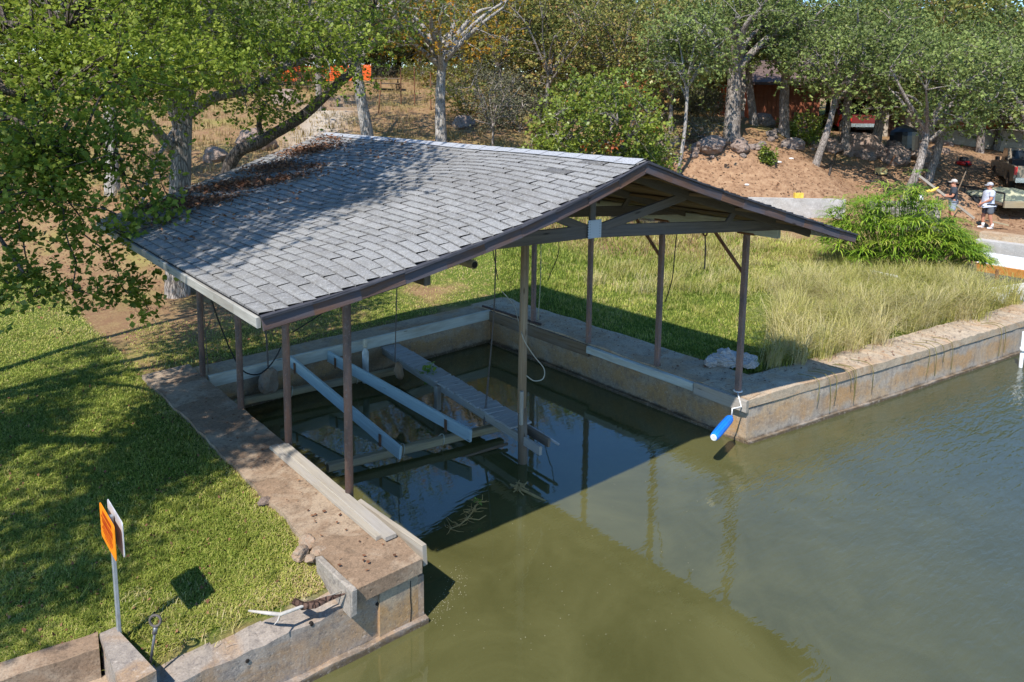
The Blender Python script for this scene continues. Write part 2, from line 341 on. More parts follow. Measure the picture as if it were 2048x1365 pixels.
# water: murky olive body, see-through near the surface, mirror by Fresnel, wind ripples further out
def water_mat():
    k = NT('pond_water'); o = k.geo(); nt = k.t
    murk = k.ramp(k.noise(o, 0.9, 5, 0.65, 0.6), [(0.3, (0.105, 0.102, 0.034)), (0.7, (0.168, 0.16, 0.06))])
    xyz = k.sep(o); deep = k.ramp(k.math('MULTIPLY', k.math('ADD', xyz[0], k.math('MULTIPLY', xyz[1], -0.8)), 0.09), [(0.15, 0.0), (0.7, 1.0)])
    murk = k.mix(deep, murk, (0.078, 0.088, 0.046)); df = k.n('BsdfDiffuse'); sset(df, 'Color', murk); tr = k.n('BsdfTransparent'); tr.inputs[0].default_value = (0.62, 0.55, 0.22, 1)
    body = k.n('MixShader'); body.inputs[0].default_value = 0.30
    nt.links.new(df.outputs[0], body.inputs[1]); nt.links.new(tr.outputs[0], body.inputs[2])
    xyz = k.sep(o); reg = k.math('ADD', k.math('MULTIPLY', xyz[0], 0.8), k.math('MULTIPLY', xyz[1], -0.45))
    reg = k.math('ADD', reg, k.math('MULTIPLY', k.noise(o, 0.5, 3), 2.2)); mask = k.ramp(k.math('MULTIPLY', reg, 0.2), [(0.28, 0.06), (0.75, 1.0)])
    m1 = k.map(o, (1.6, 5.5, 1), (0, 0, R_(41))); w1 = k.noise(m1, 2.6, 2, 0.5, 0.4); w2 = k.noise(k.map(o, (1, 2.6, 1), (0, 0, R_(30))), 1.1, 2)
    h = k.math('ADD', k.math('MULTIPLY', w1, 0.75), k.math('MULTIPLY', w2, 0.9))
    b = k.n('Bump'); b.inputs['Distance'].default_value = 0.017; sset(b, 'Strength', mask); sset(b, 'Height', h)
    gl = k.n('BsdfGlossy'); gl.inputs['Roughness'].default_value = 0.02; nt.links.new(b.outputs[0], gl.inputs['Normal'])
    fr = k.n('Fresnel'); fr.inputs[0].default_value = 1.95; nt.links.new(b.outputs[0], fr.inputs['Normal'])
    ms = k.n('MixShader'); nt.links.new(fr.outputs[0], ms.inputs[0]); nt.links.new(body.outputs[0], ms.inputs[1]); nt.links.new(gl.outputs[0], ms.inputs[2])
    nt.links.new(ms.outputs[0], k.out.inputs[0]); return k.m
b = MB(); b.face([(-59, -59, WATER_Z), (89, -59, WATER_Z), (89, 10, WATER_Z), (-59, 10, WATER_Z)])
props(b.build('water', water_mat()), kind='structure')

# ------------------------------------------------------------------ concrete walls round the slip
M_conc = concrete('weathered_concrete', (0.37, 0.325, 0.275), (0.36, 0.215, 0.115), (0.14, 0.12, 0.11), 1.0, (0.385, (0.12, 0.085, 0.05)))
M_walk = concrete('brown_stained_concrete', (0.30, 0.205, 0.135), (0.41, 0.315, 0.225), (0.12, 0.085, 0.06), 2.2)
M_face = concrete('streaked_wall_concrete', (0.42, 0.325, 0.225), (0.42, 0.25, 0.12), (0.17, 0.145, 0.125), 1.3, (0.385, (0.12, 0.085, 0.05)), 0.3, (-0.6, -0.3, (0.44, 0.25, 0.10)))
M_quay = concrete('pale_quay_concrete', (0.44, 0.37, 0.295), (0.5, 0.35, 0.21), (0.17, 0.15, 0.14), 1.6, (0.385, (0.12, 0.085, 0.05)), 0.35, (-0.58, -0.27, (0.46, 0.26, 0.105)))
M_grey = concrete('grey_seawall_concrete', (0.37, 0.315, 0.265), (0.37, 0.24, 0.14), (0.15, 0.13, 0.125), 1.5, (0.385, (0.12, 0.085, 0.05)), 0.15, (-0.66, -0.42, (0.42, 0.25, 0.12)))
M_cap = concrete('buff_cap_concrete', (0.50, 0.395, 0.28), (0.44, 0.29, 0.17), (0.2, 0.165, 0.13), 2.2)
M_new = concrete('new_light_concrete', (0.52, 0.5, 0.47), (0.45, 0.42, 0.38), (0.33, 0.31, 0.29), 0.8)
M_rot = wood('old_brown_board', (0.13, 0.085, 0.05), (0.24, 0.17, 0.11), (0.2, 0.17, 0.14))
M_board = wood('grey_weathered_board', (0.28, 0.24, 0.19), (0.44, 0.39, 0.32), (0.36, 0.33, 0.30))
M_white = wood('flaking_white_board', (0.46, 0.46, 0.40), (0.58, 0.6, 0.54), (0.36, 0.33, 0.27), wear=0.5)
M_dark = sm('dark_gap', (0.02, 0.016, 0.013), 0.95)
def rough_strip(b, path, z0, z1, thick, n_sub=6, jit=0.012, side=1, top=True):   # wall extruded along a path, inner side offset by thick
    P = [];
    for i in range(len(path)-1):
        for k in range(n_sub): P.append(np.array(path[i])+(np.array(path[i+1])-np.array(path[i]))*k/n_sub)
    P.append(np.array(path[-1], float)); P = [np.array(p, float) for p in P]; A = []; B = []
    for i, p in enumerate(P):
        d = P[min(i+1, len(P)-1)]-P[max(i-1, 0)]; d /= np.linalg.norm(d); nrm = np.array([-d[1], d[0]])*side; j = np.random.default_rng(i).uniform(-jit, jit, 4); j[0] *= 0.35; j[1] *= 0.5
        A.append((p+nrm*j[0], j[2])); B.append((p+nrm*(thick+j[1]*3), j[3]*0.6))
    dist = 0
    for i in range(len(P)-1):
        (a, za), (c, zc) = A[i], A[i+1]; (e, ze), (g, zg) = B[i], B[i+1]; l1 = dist+math.dist(a, c)
        q = [[(*a, z0), (*c, z0), (*c, z1+zc), (*a, z1+za)], [(*e, z0), (*e, z1+ze), (*g, z1+zg), (*g, z0)]]
        if top: q.append([(*a, z1+za), (*c, z1+zc), (*g, z1+zg), (*e, z1+ze)])
        if side < 0: q = [f[::-1] for f in q]
        for f in q: b.face(f)
        dist = l1
    for (a, za), (e, ze), fl in ((A[0], B[0], 1), (A[-1], B[-1], -1)):
        f = [(*a, z0), (*a, z1+za), (*e, z1+ze), (*e, z0)]; b.face(f if fl*side > 0 else f[::-1])

# right wall of the slip with its bumper boards
w = thing('concrete_wall', 'brown concrete right wall of the boat slip with old bumper boards along its top', 'concrete wall', (3, 3, -1.6), 'walls of the boat slip')
b = MB(); rough_strip(b, [(3.0, 6.9), (3.03, 3.4), (3.0, 0.0)], -1.9, -0.16, 0.5, 10); b.build('wall', M_face, w)
b = MB(); rough_strip(b, [(2.985, 6.9), (3.0, 3.4), (2.975, -0.01)], -0.15, 0.0, 0.92, 12, 0.02); b.build('cap', M_cap, w)
b = MB(); rough_strip(b, [(2.93, 6.4), (2.95, 0.02)], -1.9, -0.685, 0.12, 10, 0.01); b.build('footing', M_face, w)
b = MB(); b.beam((2.955, 6.25, -0.12), (2.965, 3.3, -0.13), 0.05, 0.22, jit=0.004, seg=6); b.build('bumper_board', M_rot, w)
b = MB(); b.beam((2.93, 3.3, -0.09), (2.93, 0.95, -0.09), 0.09, 0.13, jit=0.006, seg=6); b.build('bumper_board', M_white, w)
b = MB(); b.beam((2.93, 0.93, -0.1), (2.925, -0.02, -0.11), 0.07, 0.2, jit=0.004, seg=3); b.build('bumper_board', M_board, w)
b = MB(); b.beam((2.99, 6.5, 0.03), (3.05, 4.7, 0.03), 0.04, 0.04); b.build('steel_angle', sm('rusty_dark_steel', (0.06, 0.04, 0.035), 0.7), w)
# quay wall to the right of the slip
w = thing('seawall', 'pale orange stained concrete seawall on the right with a cracked top slab and grass above', 'seawall', (6.9, -0.7, -1.6), 'seawalls along the shore')
b = MB(); rough_strip(b, QUAY, -1.9, -0.155, 0.7, 8, 0.012); b.build('wall', M_quay, w)
b = MB(); qp = [(x-0.004, y-0.018) for x, y in QUAY]; rough_strip(b, qp, -0.14, 0.0, 0.72, 14, 0.014); b.build('cap', M_cap, w)
b = MB(); rough_strip(b, [(x, y-0.05) for x, y in QUAY], -1.9, -0.68, 0.15, 8, 0.01); b.build('footing', M_conc, w)
b = MB(); rough_strip(b, [(x+0.03, y+0.03) for x, y in QUAY], -0.16, -0.13, 0.5, 10, 0.004); b.build('crack', M_dark, w)
# back wall
w = thing('concrete_wall', 'shaded concrete back wall of the boat slip with a flaking white board', 'concrete wall', (0, 6.3, -1.6), 'walls of the boat slip')
b = MB(); rough_strip(b, [(-3.3, 6.24), (0, 6.25), (3.0, 6.24)], -1.9, -0.012, 0.55, 10, 0.008); b.build('wall', M_face, w)
b = MB(); b.beam((-3.0, 6.215, -0.1), (2.96, 6.215, -0.09), 0.05, 0.21, jit=0.003, seg=8); b.build('bumper_board', M_white, w)
# left wall and the walkway slab on top of it
w = thing('concrete_wall', 'concrete left wall of the boat slip carrying the brown walkway slab', 'concrete wall', (-3.3, 3, -1.6), 'walls of the boat slip')
b = MB(); rough_strip(b, [(-3.1, 0.02), (-3.07, 3.4), (-3.1, 6.6)], -1.9, -0.17, 0.45, 8, 0.012); b.build('wall', M_face, w)
s = MB(); rough_strip(s, [(-3.075, -0.02), (-3.05, 2.0), (-3.06, 4.5), (-3.08, 6.95)], -0.165, 0.0, 0.74, 12, 0.014); s.build('walkway_slab', M_walk, w)
s = MB(); s.beam((-3.86, 0.62, -0.1), (-3.86, -0.06, -0.09), 0.07, 0.26, jit=0.01, seg=3); s.build('curb', M_conc, w)
b = MB(); b.beam((-3.02, 1.3, -0.10), (-2.99, 0.06, -0.05), 0.05, 0.22, jit=0.004, seg=3); b.build('bumper_board', M_board, w)
# front seawall on the left with its return block
w = thing('seawall', 'grey stained concrete seawall below the lawn at lower left with a thick raised end block', 'seawall', (-4.4, 0.2, -1.6), 'seawalls along the shore')
b = MB(); rough_strip(b, [(-5.62, 0.16), (-4.4, 0.1), (-3.035, 0.02)], -1.9, -0.21, 0.37, 10, 0.018); b.build('wall', M_grey, w)
for u_, v_ in ((753, 1207), (626, 1252), (500, 1330)):
    q_ = on(u_, v_, 1, 0.06); q_[1] = np.interp(q_[0], [-5.62, -4.4, -3.03], [0.16, 0.1, 0.02]); b = MB(); b.tube([q_+np.array([0, -0.012, 0]), q_+np.array([0, 0.02, 0])], [0.016, 0.02], 8); b.build('tie_hole', M_dark, w)
b = MB(); b.tube([(-3.19, 0.022, -0.22), (-3.195, 0.02, -0.4), (-3.185, 0.02, -0.52), (-3.195, 0.02, -0.66)], 0.006, 4); b.build('form_joint', M_dark, w)
b = MB(); b.prism([(-5.74, 0.86), (-5.755, 0.1), (-5.50, 0.12), (-5.62, 0.86)], -1.9, 0.02); b.build('end_block', M_grey, w, bevel=0.03)
b = MB(); rough_strip(b, [(-5.75, 0.06), (-4.4, 0.03), (-3.02, -0.045)], -1.9, -0.66, 0.2, 8, 0.012); b.build('footing', M_grey, w)
w = thing('low_wall', 'low tan concrete wall with a ledge running out of the lower left corner', 'low wall', (-8, 1.2, -1.6), 'seawalls along the shore')
b = MB(); rough_strip(b, [(-22, 3.4), (-9, 1.36), (-6.42, 0.83), (-5.775, 0.72)], -1.9, -0.01, 0.22, 6, 0.008); b.build('wall', M_walk, w)
b = MB(); rough_strip(b, [(-22, 3.1), (-9, 1.06), (-6.42, 0.53), (-5.775, 0.42)], -1.9, -0.28, 0.32, 6, 0.008); b.build('ledge', M_walk, w)

# ------------------------------------------------------------------ boathouse
BH = thing('boathouse', 'open boathouse with a sagging grey shingle roof on thin steel posts over the slip', 'boathouse', (0, 3, 0))
EL0, EL1 = np.array([-4.65, -0.09, 2.785]), np.array([-4.42, 6.3, 2.68]); RI0, RI1 = np.array([-0.6, -0.65, 3.86]), np.array([-0.73, 6.3, 3.885]); ER0, ER1 = np.array([3.55, -1.15, 2.67]), np.array([3.45, 6.35, 2.68])
def roof(side, s, t, off=0.0):                  # s front->rear, t eave->ridge
    E0, E1 = (EL0, EL1) if side < 0 else (ER0, ER1)
    p = (E0*(1-s)+E1*s)*(1-t)+(RI0*(1-s)+RI1*s)*t; hump = math.sin(math.pi*min(1, max(0, t)))
    d = (-0.15 if side < 0 else -0.045)*hump*max(0, 1-s/0.17)**1.6-0.05*hump*math.sin(s*9+1)**2*min(1, max(0, (s-0.08)/0.25))+0.02*math.sin(s*17+t*4)*hump
    n = np.array([-0.26*(1 if side < 0 else -1), 0, 1.0]); n /= np.linalg.norm(n)
    return p+np.array([0, 0, d])+n*off
M_sh = NT('grey_shingles'); o_ = M_sh.obj()
c_ = M_sh.ramp(M_sh.attr('rnd'), [(0.0, (0.205, 0.20, 0.195)), (0.5, (0.28, 0.275, 0.265)), (0.94, (0.355, 0.345, 0.335)), (0.97, (0.075, 0.072, 0.07))])
M_sh.t.nodes[-1].color_ramp.interpolation = 'LINEAR'
g_ = M_sh.noise(o_, 160, 3, 0.9); c_ = M_sh.mix(M_sh.ramp(g_, [(0.35, 0.6), (0.6, 0.0)]), c_, (0.12, 0.12, 0.13)); c_ = M_sh.mix(M_sh.ramp(g_, [(0.55, 0.0), (0.7, 0.5)]), c_, (0.6, 0.6, 0.62))
c_ = M_sh.mix(M_sh.ramp(M_sh.noise(o_, 0.8, 8, 0.7), [(0.44, 0.0), (0.64, 0.75)]), c_, (0.15, 0.142, 0.135)); c_ = M_sh.mix(M_sh.ramp(M_sh.noise(M_sh.map(o_, (0.8, 5, 1)), 1.3, 6, 0.7), [(0.5, 0.0), (0.66, 0.5)]), c_, (0.16, 0.15, 0.135)); c_ = M_sh.mix(M_sh.ramp(M_sh.noise(o_, 34, 4, 0.85), [(0.32, 0.55), (0.5, 0.0), (0.52, 0.0)]), c_, (0.13, 0.125, 0.12)); c_ = M_sh.mix(M_sh.ramp(M_sh.noise(o_, 41, 4, 0.85), [(0.52, 0.0), (0.66, 0.5)]), c_, (0.5, 0.49, 0.48)); M_sh.bump(g_, 0.5, 0.006); M_sh = M_sh.fin(c_, 0.95, 0.12)
NC, NTAB = 36, 19
V = []; rn = []
for side in (-1, 1):
    for c in range(NC):
        t0, t1 = c/NC, min(1, (c+1.04)/NC); tb = t0+0.055/NC
        for k in range(-1, NTAB+1):
            a = (k+(0.5 if c % 2 else 0))/NTAB+rng.normal(0, 0.0006); e = a+1/NTAB-0.0024
            a, e = max(-0.004, a), min(1.004, e)
            if e-a < 0.004: continue
            nsub = 3; j = rng.uniform(0, 0.008)
            for q in range(nsub):
                s0, s1 = a+(e-a)*q/nsub, a+(e-a)*(q+1)/nsub
                lo0, lo1, hi0, hi1 = roof(side, s0, tb, 0.025+j), roof(side, s1, tb, 0.025+j), roof(side, s0, t1, 0.016), roof(side, s1, t1, 0.016)
                bt0, bt1 = roof(side, s0, t0, 0.015), roof(side, s1, t0, 0.015)
                V.append([lo0, lo1, hi1, hi0, bt0, bt1])
                rn.append([0.99 if (side < 0 and k in (1,) and c in (NC-2, NC-5)) else np.clip(rng.normal(0.5, 0.13), 0, 0.9) if q == 0 else rn[-1][0], 1.0])  # second value colours the tab's lower strip dark, a painted shadow line between courses
quads('shingles', np.array(V), 6, np.array(rn), M_sh, BH, faces=[[0, 1, 2, 3], [4, 5, 1, 0]])
M_deck = wood('underside_planks', (0.16, 0.10, 0.055), (0.30, 0.2, 0.12), (0.2, 0.16, 0.12))
M_fel = sm('roofing_felt', (0.025, 0.025, 0.028), 0.95)
for side in (-1, 1):
    f_, d_ = MB(), MB()
    NS = 48
    for i in range(NS):
        for j in range(26):
            s0, s1, t0, t1 = i/NS, (i+1)/NS, j/26, (j+1)/26
            P = [roof(side, s0, t0, 0.0), roof(side, s1, t0, 0.0), roof(side, s1, t1, 0.0), roof(side, s0, t1, 0.0)]; f_.face(P)
            P = [roof(side, s0, t0, -0.02), roof(side, s0, t1, -0.02), roof(side, s1, t1, -0.02), roof(side, s1, t0, -0.02)]
            d_.face(P, [(s*7+j*0.9, t*4.2) for s, t in ((s0, t0), (s0, t1), (s1, t1), (s1, t0))])
    f_.build('roofing_felt', M_fel, BH); d_.build('roof_deck', M_deck, BH)
rc = MB()
for k in range(24):
    s0, s1 = k/24, (k+1.1)/24
    for side in (-1, 1):
        P = [roof(side, s0, 0.965, 0.034), roof(side, s1, 0.965, 0.03), roof(side, s1, 1.0, 0.03), roof(side, s0, 1.0, 0.036)]; rc.face(P if side < 0 else P[::-1])
me_rc = rc.build('ridge_cap', sm('ridge_shingle', (0.34, 0.345, 0.36), 0.95, 0.1, 0, 0.3, 60), BH)
M_rake = wood('rusty_brown_rake', (0.07, 0.042, 0.032), (0.20, 0.105, 0.065), (0.085, 0.085, 0.105), wear=0.38)
M_fas = wood('pale_eave_board', (0.30, 0.29, 0.26), (0.44, 0.43, 0.40), (0.25, 0.23, 0.2))
M_edge = sm('lifted_felt_edge', (0.05, 0.05, 0.06), 0.9)
for side in (-1, 1):
    for s_, nm in ((0.0, 'rake_board'), (1.0, 'rake_board')):
        r_ = MB(); e_ = MB()
        for k in range(10):
            p, q = roof(side, s_, k/10, -0.062), roof(side, s_, (k+1)/10, -0.062); o = np.array([0, -0.02 if s_ == 0 else 0.02, 0])
            r_.beam(p+o, q+o, 0.04, 0.108, jit=0.004)
            p, q = roof(side, s_, k/10, 0.0), roof(side, s_, (k+1)/10, 0.0); e_.beam(p+o*1.6, q+o*1.6, 0.06, 0.022, jit=0.004)
        r_.build(nm, M_rake, BH); e_.build('drip_edge', M_edge, BH)
    f_ = MB()
    for k in range(12):
        p, q = roof(side, k/12, 0, -0.05), roof(side, (k+1)/12, 0, -0.05); o = np.array([0.02*side, 0, 0]); f_.beam(p+o, q+o, 0.035, 0.085, jit=0.002)
    f_.build('eave_board', M_fas, BH)
M_beam = wood('dark_truss_timber', (0.085, 0.07, 0.06), (0.18, 0.145, 0.115), (0.13, 0.115, 0.11), knots=True)
k_ = NT('punched_nail_plate'); v_ = k_.n('TexVoronoi'); v_.inputs['Scale'].default_value = 34; v_.inputs['Randomness'].default_value = 0.0; k_.t.links.new(k_.obj(), v_.inputs['Vector'])
M_nail = k_.fin(k_.ramp(v_.outputs[0], [(0.25, (0.10, 0.11, 0.13)), (0.36, (0.40, 0.45, 0.52))]), 0.45, 0.5, 0.4)
M_plate = sm('galvanised_plate', (0.42, 0.45, 0.48), 0.45, 0.5, 0.6)
M_post = NT('rusty_purple_steel'); o_ = M_post.obj(); c_ = M_post.ramp(M_post.noise(M_post.map(o_, (9, 9, 2.2)), 1.0, 6, 0.7), [(0.35, (0.125, 0.095, 0.088)), (0.5, (0.21, 0.138, 0.115)), (0.66, (0.30, 0.165, 0.12))])
c_ = M_post.mix(M_post.ramp(M_post.noise(o_, 30, 3), [(0.55, 0.0), (0.7, 0.5)]), c_, (0.3, 0.26, 0.26)); M_post = M_post.fin(c_, 0.75, 0.3)
M_rust = sm('rust_brown_brace', (0.20, 0.095, 0.05), 0.85, 0.2, 0, 0.4)
# headers and posts
XR, XL = 3.07, -3.05
for nm, a, c, m in (('header_beam', (XR, -0.28, 2.64), (XR, 6.25, 2.62), M_white), ('header_beam', (XL, -0.1, 2.88), (XL, 6.25, 2.86), M_beam)):
    b = MB(); b.beam(a, c, 0.07, 0.2, seg=6, jit=0.003); b.build(nm, m, BH)
for x, ys_, top, sq in ((XR, (0.24, 1.81, 3.42, 4.95), 2.54, True), (XL, (1.45, 3.05, 4.66, 6.28), 2.78, False)):
    for y in ys_:
        b = MB()
        if sq: b.beam((x, y, -0.02), (x, y, top), 0.085, 0.085, up=(0, 1, 0))
        else: b.tube([(x-0.02, y, -0.02), (x, y, top)], 0.047, 14)
        o = b.build('post', M_post, BH, smooth=not sq)
        b = MB(); b.beam((x, y-0.14, top+0.004), (x, y+0.14, top+0.004), 0.1, 0.03); b.build('saddle', M_rust, o)
for y, sg in ((0.24, 1), (1.81, 1), (1.45, 1)):
    x = XR if (y != 1.45) else XL; zt = 2.55 if x > 0 else 2.79
    b = MB(); b.beam((x, y+0.04, zt-0.62), (x, y+0.6, zt-0.02), 0.04, 0.05, up=(1, 0, 0)); b.build('knee_brace', M_rust, BH)
# trusses
def truss(s, full):
    tp = thing_part = MB(); off = -0.075
    Lp = [roof(-1, s, k/8, off) for k in range(9)]; Rp = [roof(1, s, k/8, off) for k in range(9)]
    for P in (Lp, Rp):
        for k in range(8): tp.beam(P[k], P[k+1], 0.045, 0.11)
    yl, yr = roof(-1, s, 0.4)[1], roof(1, s, 0.12)[1]; A = np.array([XL-0.1, yl, 3.045]); Bc = np.array([XR+0.1, yr, 2.765])
    M = np.array([-0.72, yl+(yr-yl)*0.39, 3.03]); tp.beam(A, M, 0.045, 0.15, seg=4); tp.beam(M, Bc, 0.045, 0.15, seg=4)
    def ch(x): k = (x-M[0])/(Bc[0]-M[0]); return M+(Bc-M)*k
    n1 = M; n2 = ch(1.6)
    def top(side, t): return roof(side, s, t, off-0.02)
    tp.beam(n1, top(-1, 0.96), 0.04, 0.09, up=(1, 0, 0)); tp.beam(n1, top(1, 0.66), 0.04, 0.11); tp.beam(n1, top(-1, 0.72), 0.04, 0.1)
    tp.beam(n2, top(1, 0.42), 0.04, 0.08)
    o = tp.build('truss', M_beam, BH)
    pl = MB(); f = np.array([0.03, -0.03, 0]); nrm = np.cross((Bc-A)/np.linalg.norm(Bc-A), (0, 0, 1)); pl.beam(n1+nrm*0.03+np.array([-0.1, 0, 0.03]), n1+nrm*0.03+np.array([0.1, -0.02, 0.03]), 0.012, 0.21); pl.build('nail_plate', M_nail, o)
    return A, Bc
for s in (0.085, 0.33, 0.58, 0.83): truss(s, True)
for side in (-1, 1):
    for t in (0.2, 0.42, 0.64, 0.86):
        b = MB()
        for k in range(8): b.beam(roof(side, k/8, t, -0.045), roof(side, (k+1)/8, t, -0.045), 0.09, 0.04)
        b.build('purlin', M_deck, BH)
b = MB(); b.tube([(-2.0, 0.52, 2.72), (-2.0, 3.2, 2.76)], 0.05, 14); hp = b.build('hoist_pipe', sm('tan_pipe', (0.30, 0.24, 0.14), 0.7), BH, smooth=True)
b = MB(); b.tube([(-2.0, 0.512, 2.72), (-2.0, 0.53, 2.72)], 0.036, 12); b.build('pipe_mouth', M_dark, hp)
# wooden centre pole in the water
M_pole = wood('bare_pole', (0.22, 0.15, 0.09), (0.42, 0.32, 0.22), (0.28, 0.25, 0.22), wear=0.5)
b = MB(); b.tube([(-0.09, 1.81, 0.05), (-0.085, 1.81, 1.2), (-0.07, 1.8, 2.85)], [0.066, 0.062, 0.058], 12, jit=0.03); o = b.build('centre_pole', M_pole, BH, smooth=True)
b = MB(); b.tube([(-0.07, 1.79, -1.5), (-0.075, 1.79, -0.6), (-0.085, 1.80, 0.12)], [0.075, 0.072, 0.068], 10, jit=0.06); b.build('pole_stub', M_rot, o, smooth=True)
b = MB(); b.beam((-0.16, 1.74, -0.1), (-0.16, 1.74, 0.4), 0.05, 0.04, up=(0, 1, 0)); b.build('cleat_board', M_board, o)
# fallen leaves on the roof
Vl = []
while len(Vl) < 7500:
    s, t = rng.uniform(0.5, 1.0), rng.uniform(0.05, 0.98)
    w1 = math.exp(-((s-0.87-0.02*math.sin(t*9))/0.06)**2)*(0.12 < t < 0.95)+0.8*math.exp(-((s-0.75-0.03*math.sin(t*7))/0.06)**2)*(0.2 < t < 0.7)+0.04
    if rng.uniform() > w1*(0.55+0.45*math.sin(t*31+s*23)): continue
    p = roof(-1, s, t, 0.03+rng.uniform(0, 0.03)); d = unit(rng.normal(0, 1, 3)*np.array([1, 1, 0.35])); q = unit(np.cross(d, rng.normal(0, 1, 3)*0.4+np.array([0, 0, 1]))); L = rng.uniform(0.03, 0.075)
    Vl.append([p, p+d*L*0.5+q*L*0.28, p+d*L, p+d*L*0.5-q*L*0.28])
M_dead = leafmat('dead_leaves', [(0.0, (0.10, 0.05, 0.03)), (0.5, (0.22, 0.10, 0.055)), (1.0, (0.36, 0.2, 0.11))], 0.1, 0.8, 0.1)
props(quads('leaf_litter', np.array(Vl), 4, rng.uniform(0, 1, len(Vl)), M_dead), 'drift of brown fallen leaves lying across the rear of the shingle roof', 'leaf litter', kind='stuff')
# ------------------------------------------------------------------ boat lift cradle and catwalk
M_blue = wood('blue_grey_bunk_board', (0.34, 0.42, 0.42), (0.46, 0.55, 0.55), (0.38, 0.42, 0.40), wear=0.55)
M_beamy = wood('yellow_brown_timber', (0.26, 0.2, 0.11), (0.44, 0.36, 0.22), (0.3, 0.26, 0.19))
M_wire = sm('pale_rope', (0.5, 0.46, 0.36), 0.9)
M_blk = sm('black_rubber', (0.02, 0.02, 0.02), 0.6)
M_chain = sm('rusty_chain', (0.10, 0.085, 0.075), 0.7, 0.4)
L = thing('boat_lift_cradle', 'boat lift cradle with two blue grey bunk boards just above the slip water', 'boat lift', (-0.9, 4.5, -0.6))
for p0, p1, kn in (((-2.42, 3.27, -0.60), (0.30, 2.69, -0.60), 1), ((-2.7, 6.05, -0.50), (0.28, 5.56, -0.50), 0)):
    b = MB(); b.beam(p0, p1, 0.12, 0.11, seg=6, jit=0.005); b.build('cross_beam', M_beamy, L)
for a, c in ((on(580, 722, 1, 6.12), (-1.585, 2.70, -0.44)), (on(657, 713, 1, 6.12), (-0.51, 2.46, -0.43))):
    b = MB(); b.beam(a, c, 0.045, 0.2, seg=8, jit=0.002); o = b.build('bunk_board', M_blue, L)
    for t in (0.07, 0.86):
        p = np.array(a)+(np.array(c)-np.array(a))*t; b = MB(); b.beam(p+np.array([-0.035, 0, -0.13]), p+np.array([-0.035, 0, 0.06]), 0.06, 0.012, up=(1, 0, 0)); b.build('bracket', M_rust, o)
for (x, y, z) in ((-0.72, 2.92, -0.54), (-1.35, 3.04, -0.54), (-0.6, 5.7, -0.44), (-1.75, 5.9, -0.44)):
    pts = [(x+0.03*math.sin(a*1.3)+0.02*a*0.2, y+0.085*math.cos(a), z-0.06+0.085*math.sin(a)) for a in np.linspace(0, 7.5, 22)]
    b = MB(); b.tube(pts, 0.007, 5); b.build('rope_lashing', M_wire, L, smooth=True)
M_deckb = wood('grey_catwalk_planks', (0.30, 0.285, 0.27), (0.48, 0.46, 0.43), (0.38, 0.35, 0.32))
cw = thing('catwalk', 'narrow grey plank catwalk running from the back wall out to the centre pole', 'catwalk', (0.2, 4.2, -0.4))
fa, fb = np.array([0.42, 6.2, -0.235]), np.array([0.06, 1.98, -0.27])
b = MB(); n = 30; dd = (fb-fa)/np.linalg.norm(fb-fa); cr = np.cross(dd, (0, 0, 1))
for k in range(n):
    p = fa+(fb-fa)*(k+0.5)/n; w2 = 0.19+rng.normal(0, 0.008); yaw = rng.normal(0, 0.02)
    b.beam(p-cr*w2+dd*yaw, p+cr*w2-dd*yaw, np.linalg.norm(fb-fa)/n-0.012, 0.032, jit=0.003)
b.build('plank_deck', M_deckb, cw)
for sg in (-1, 1):
    e0, e1 = fa+cr*0.13*sg, fb+cr*(0.125*sg)+dd*(0.62 if sg > 0 else 0.5); e0 = e0-np.array([0, 0, 0.085]); e1 = e1-np.array([0, 0, 0.1])
    b = MB(); b.beam(e0, e1, 0.05, 0.13, seg=5, jit=0.003); b.build('stringer', M_board if sg > 0 else M_rot, cw)
b = MB(); b.tube([fb-cr*0.26+dd*0.55-np.array([0, 0, 0.14]), fb-cr*0.25-dd*1.0-np.array([0, 0, 0.1]), fb-cr*0.25-dd*3.5-np.array([0, 0, 0.05])], 0.022, 8); b.build('side_pipe', sm('grey_pipe', (0.4, 0.38, 0.36), 0.6), cw, smooth=True)
for (x, y) in ((0.06, 4.1),):
    b = MB(); b.beam((x, y, -1.5), (x, y, -0.3), 0.1, 0.1, up=(0, 1, 0), jit=0.006); b.build('leg', M_board, cw)
wp = thing('white_capped_post', 'squat whitish post with a rope wound top at the far end of the catwalk', 'post', tuple(on(731, 722, 1, 5.6)))
p = on(731, 728, 1, 5.6); b = MB(); b.tube([p+np.array([0, 0, z]) for z in (-0.35, 0, 0.1, 0.22, 0.27, 0.3)], [0.06, 0.055, 0.06, 0.06, 0.035, 0.03], 12); b.build('sleeve', sm('chalky_vinyl', (0.5, 0.52, 0.5), 0.7), wp, smooth=True)
b = MB(); b.tube([p+np.array([0, 0, z]) for z in (0.3, 0.34, 0.4, 0.46)], [0.03, 0.045, 0.04, 0.03], 10); b.build('rope_head', M_wire, wp, smooth=True)
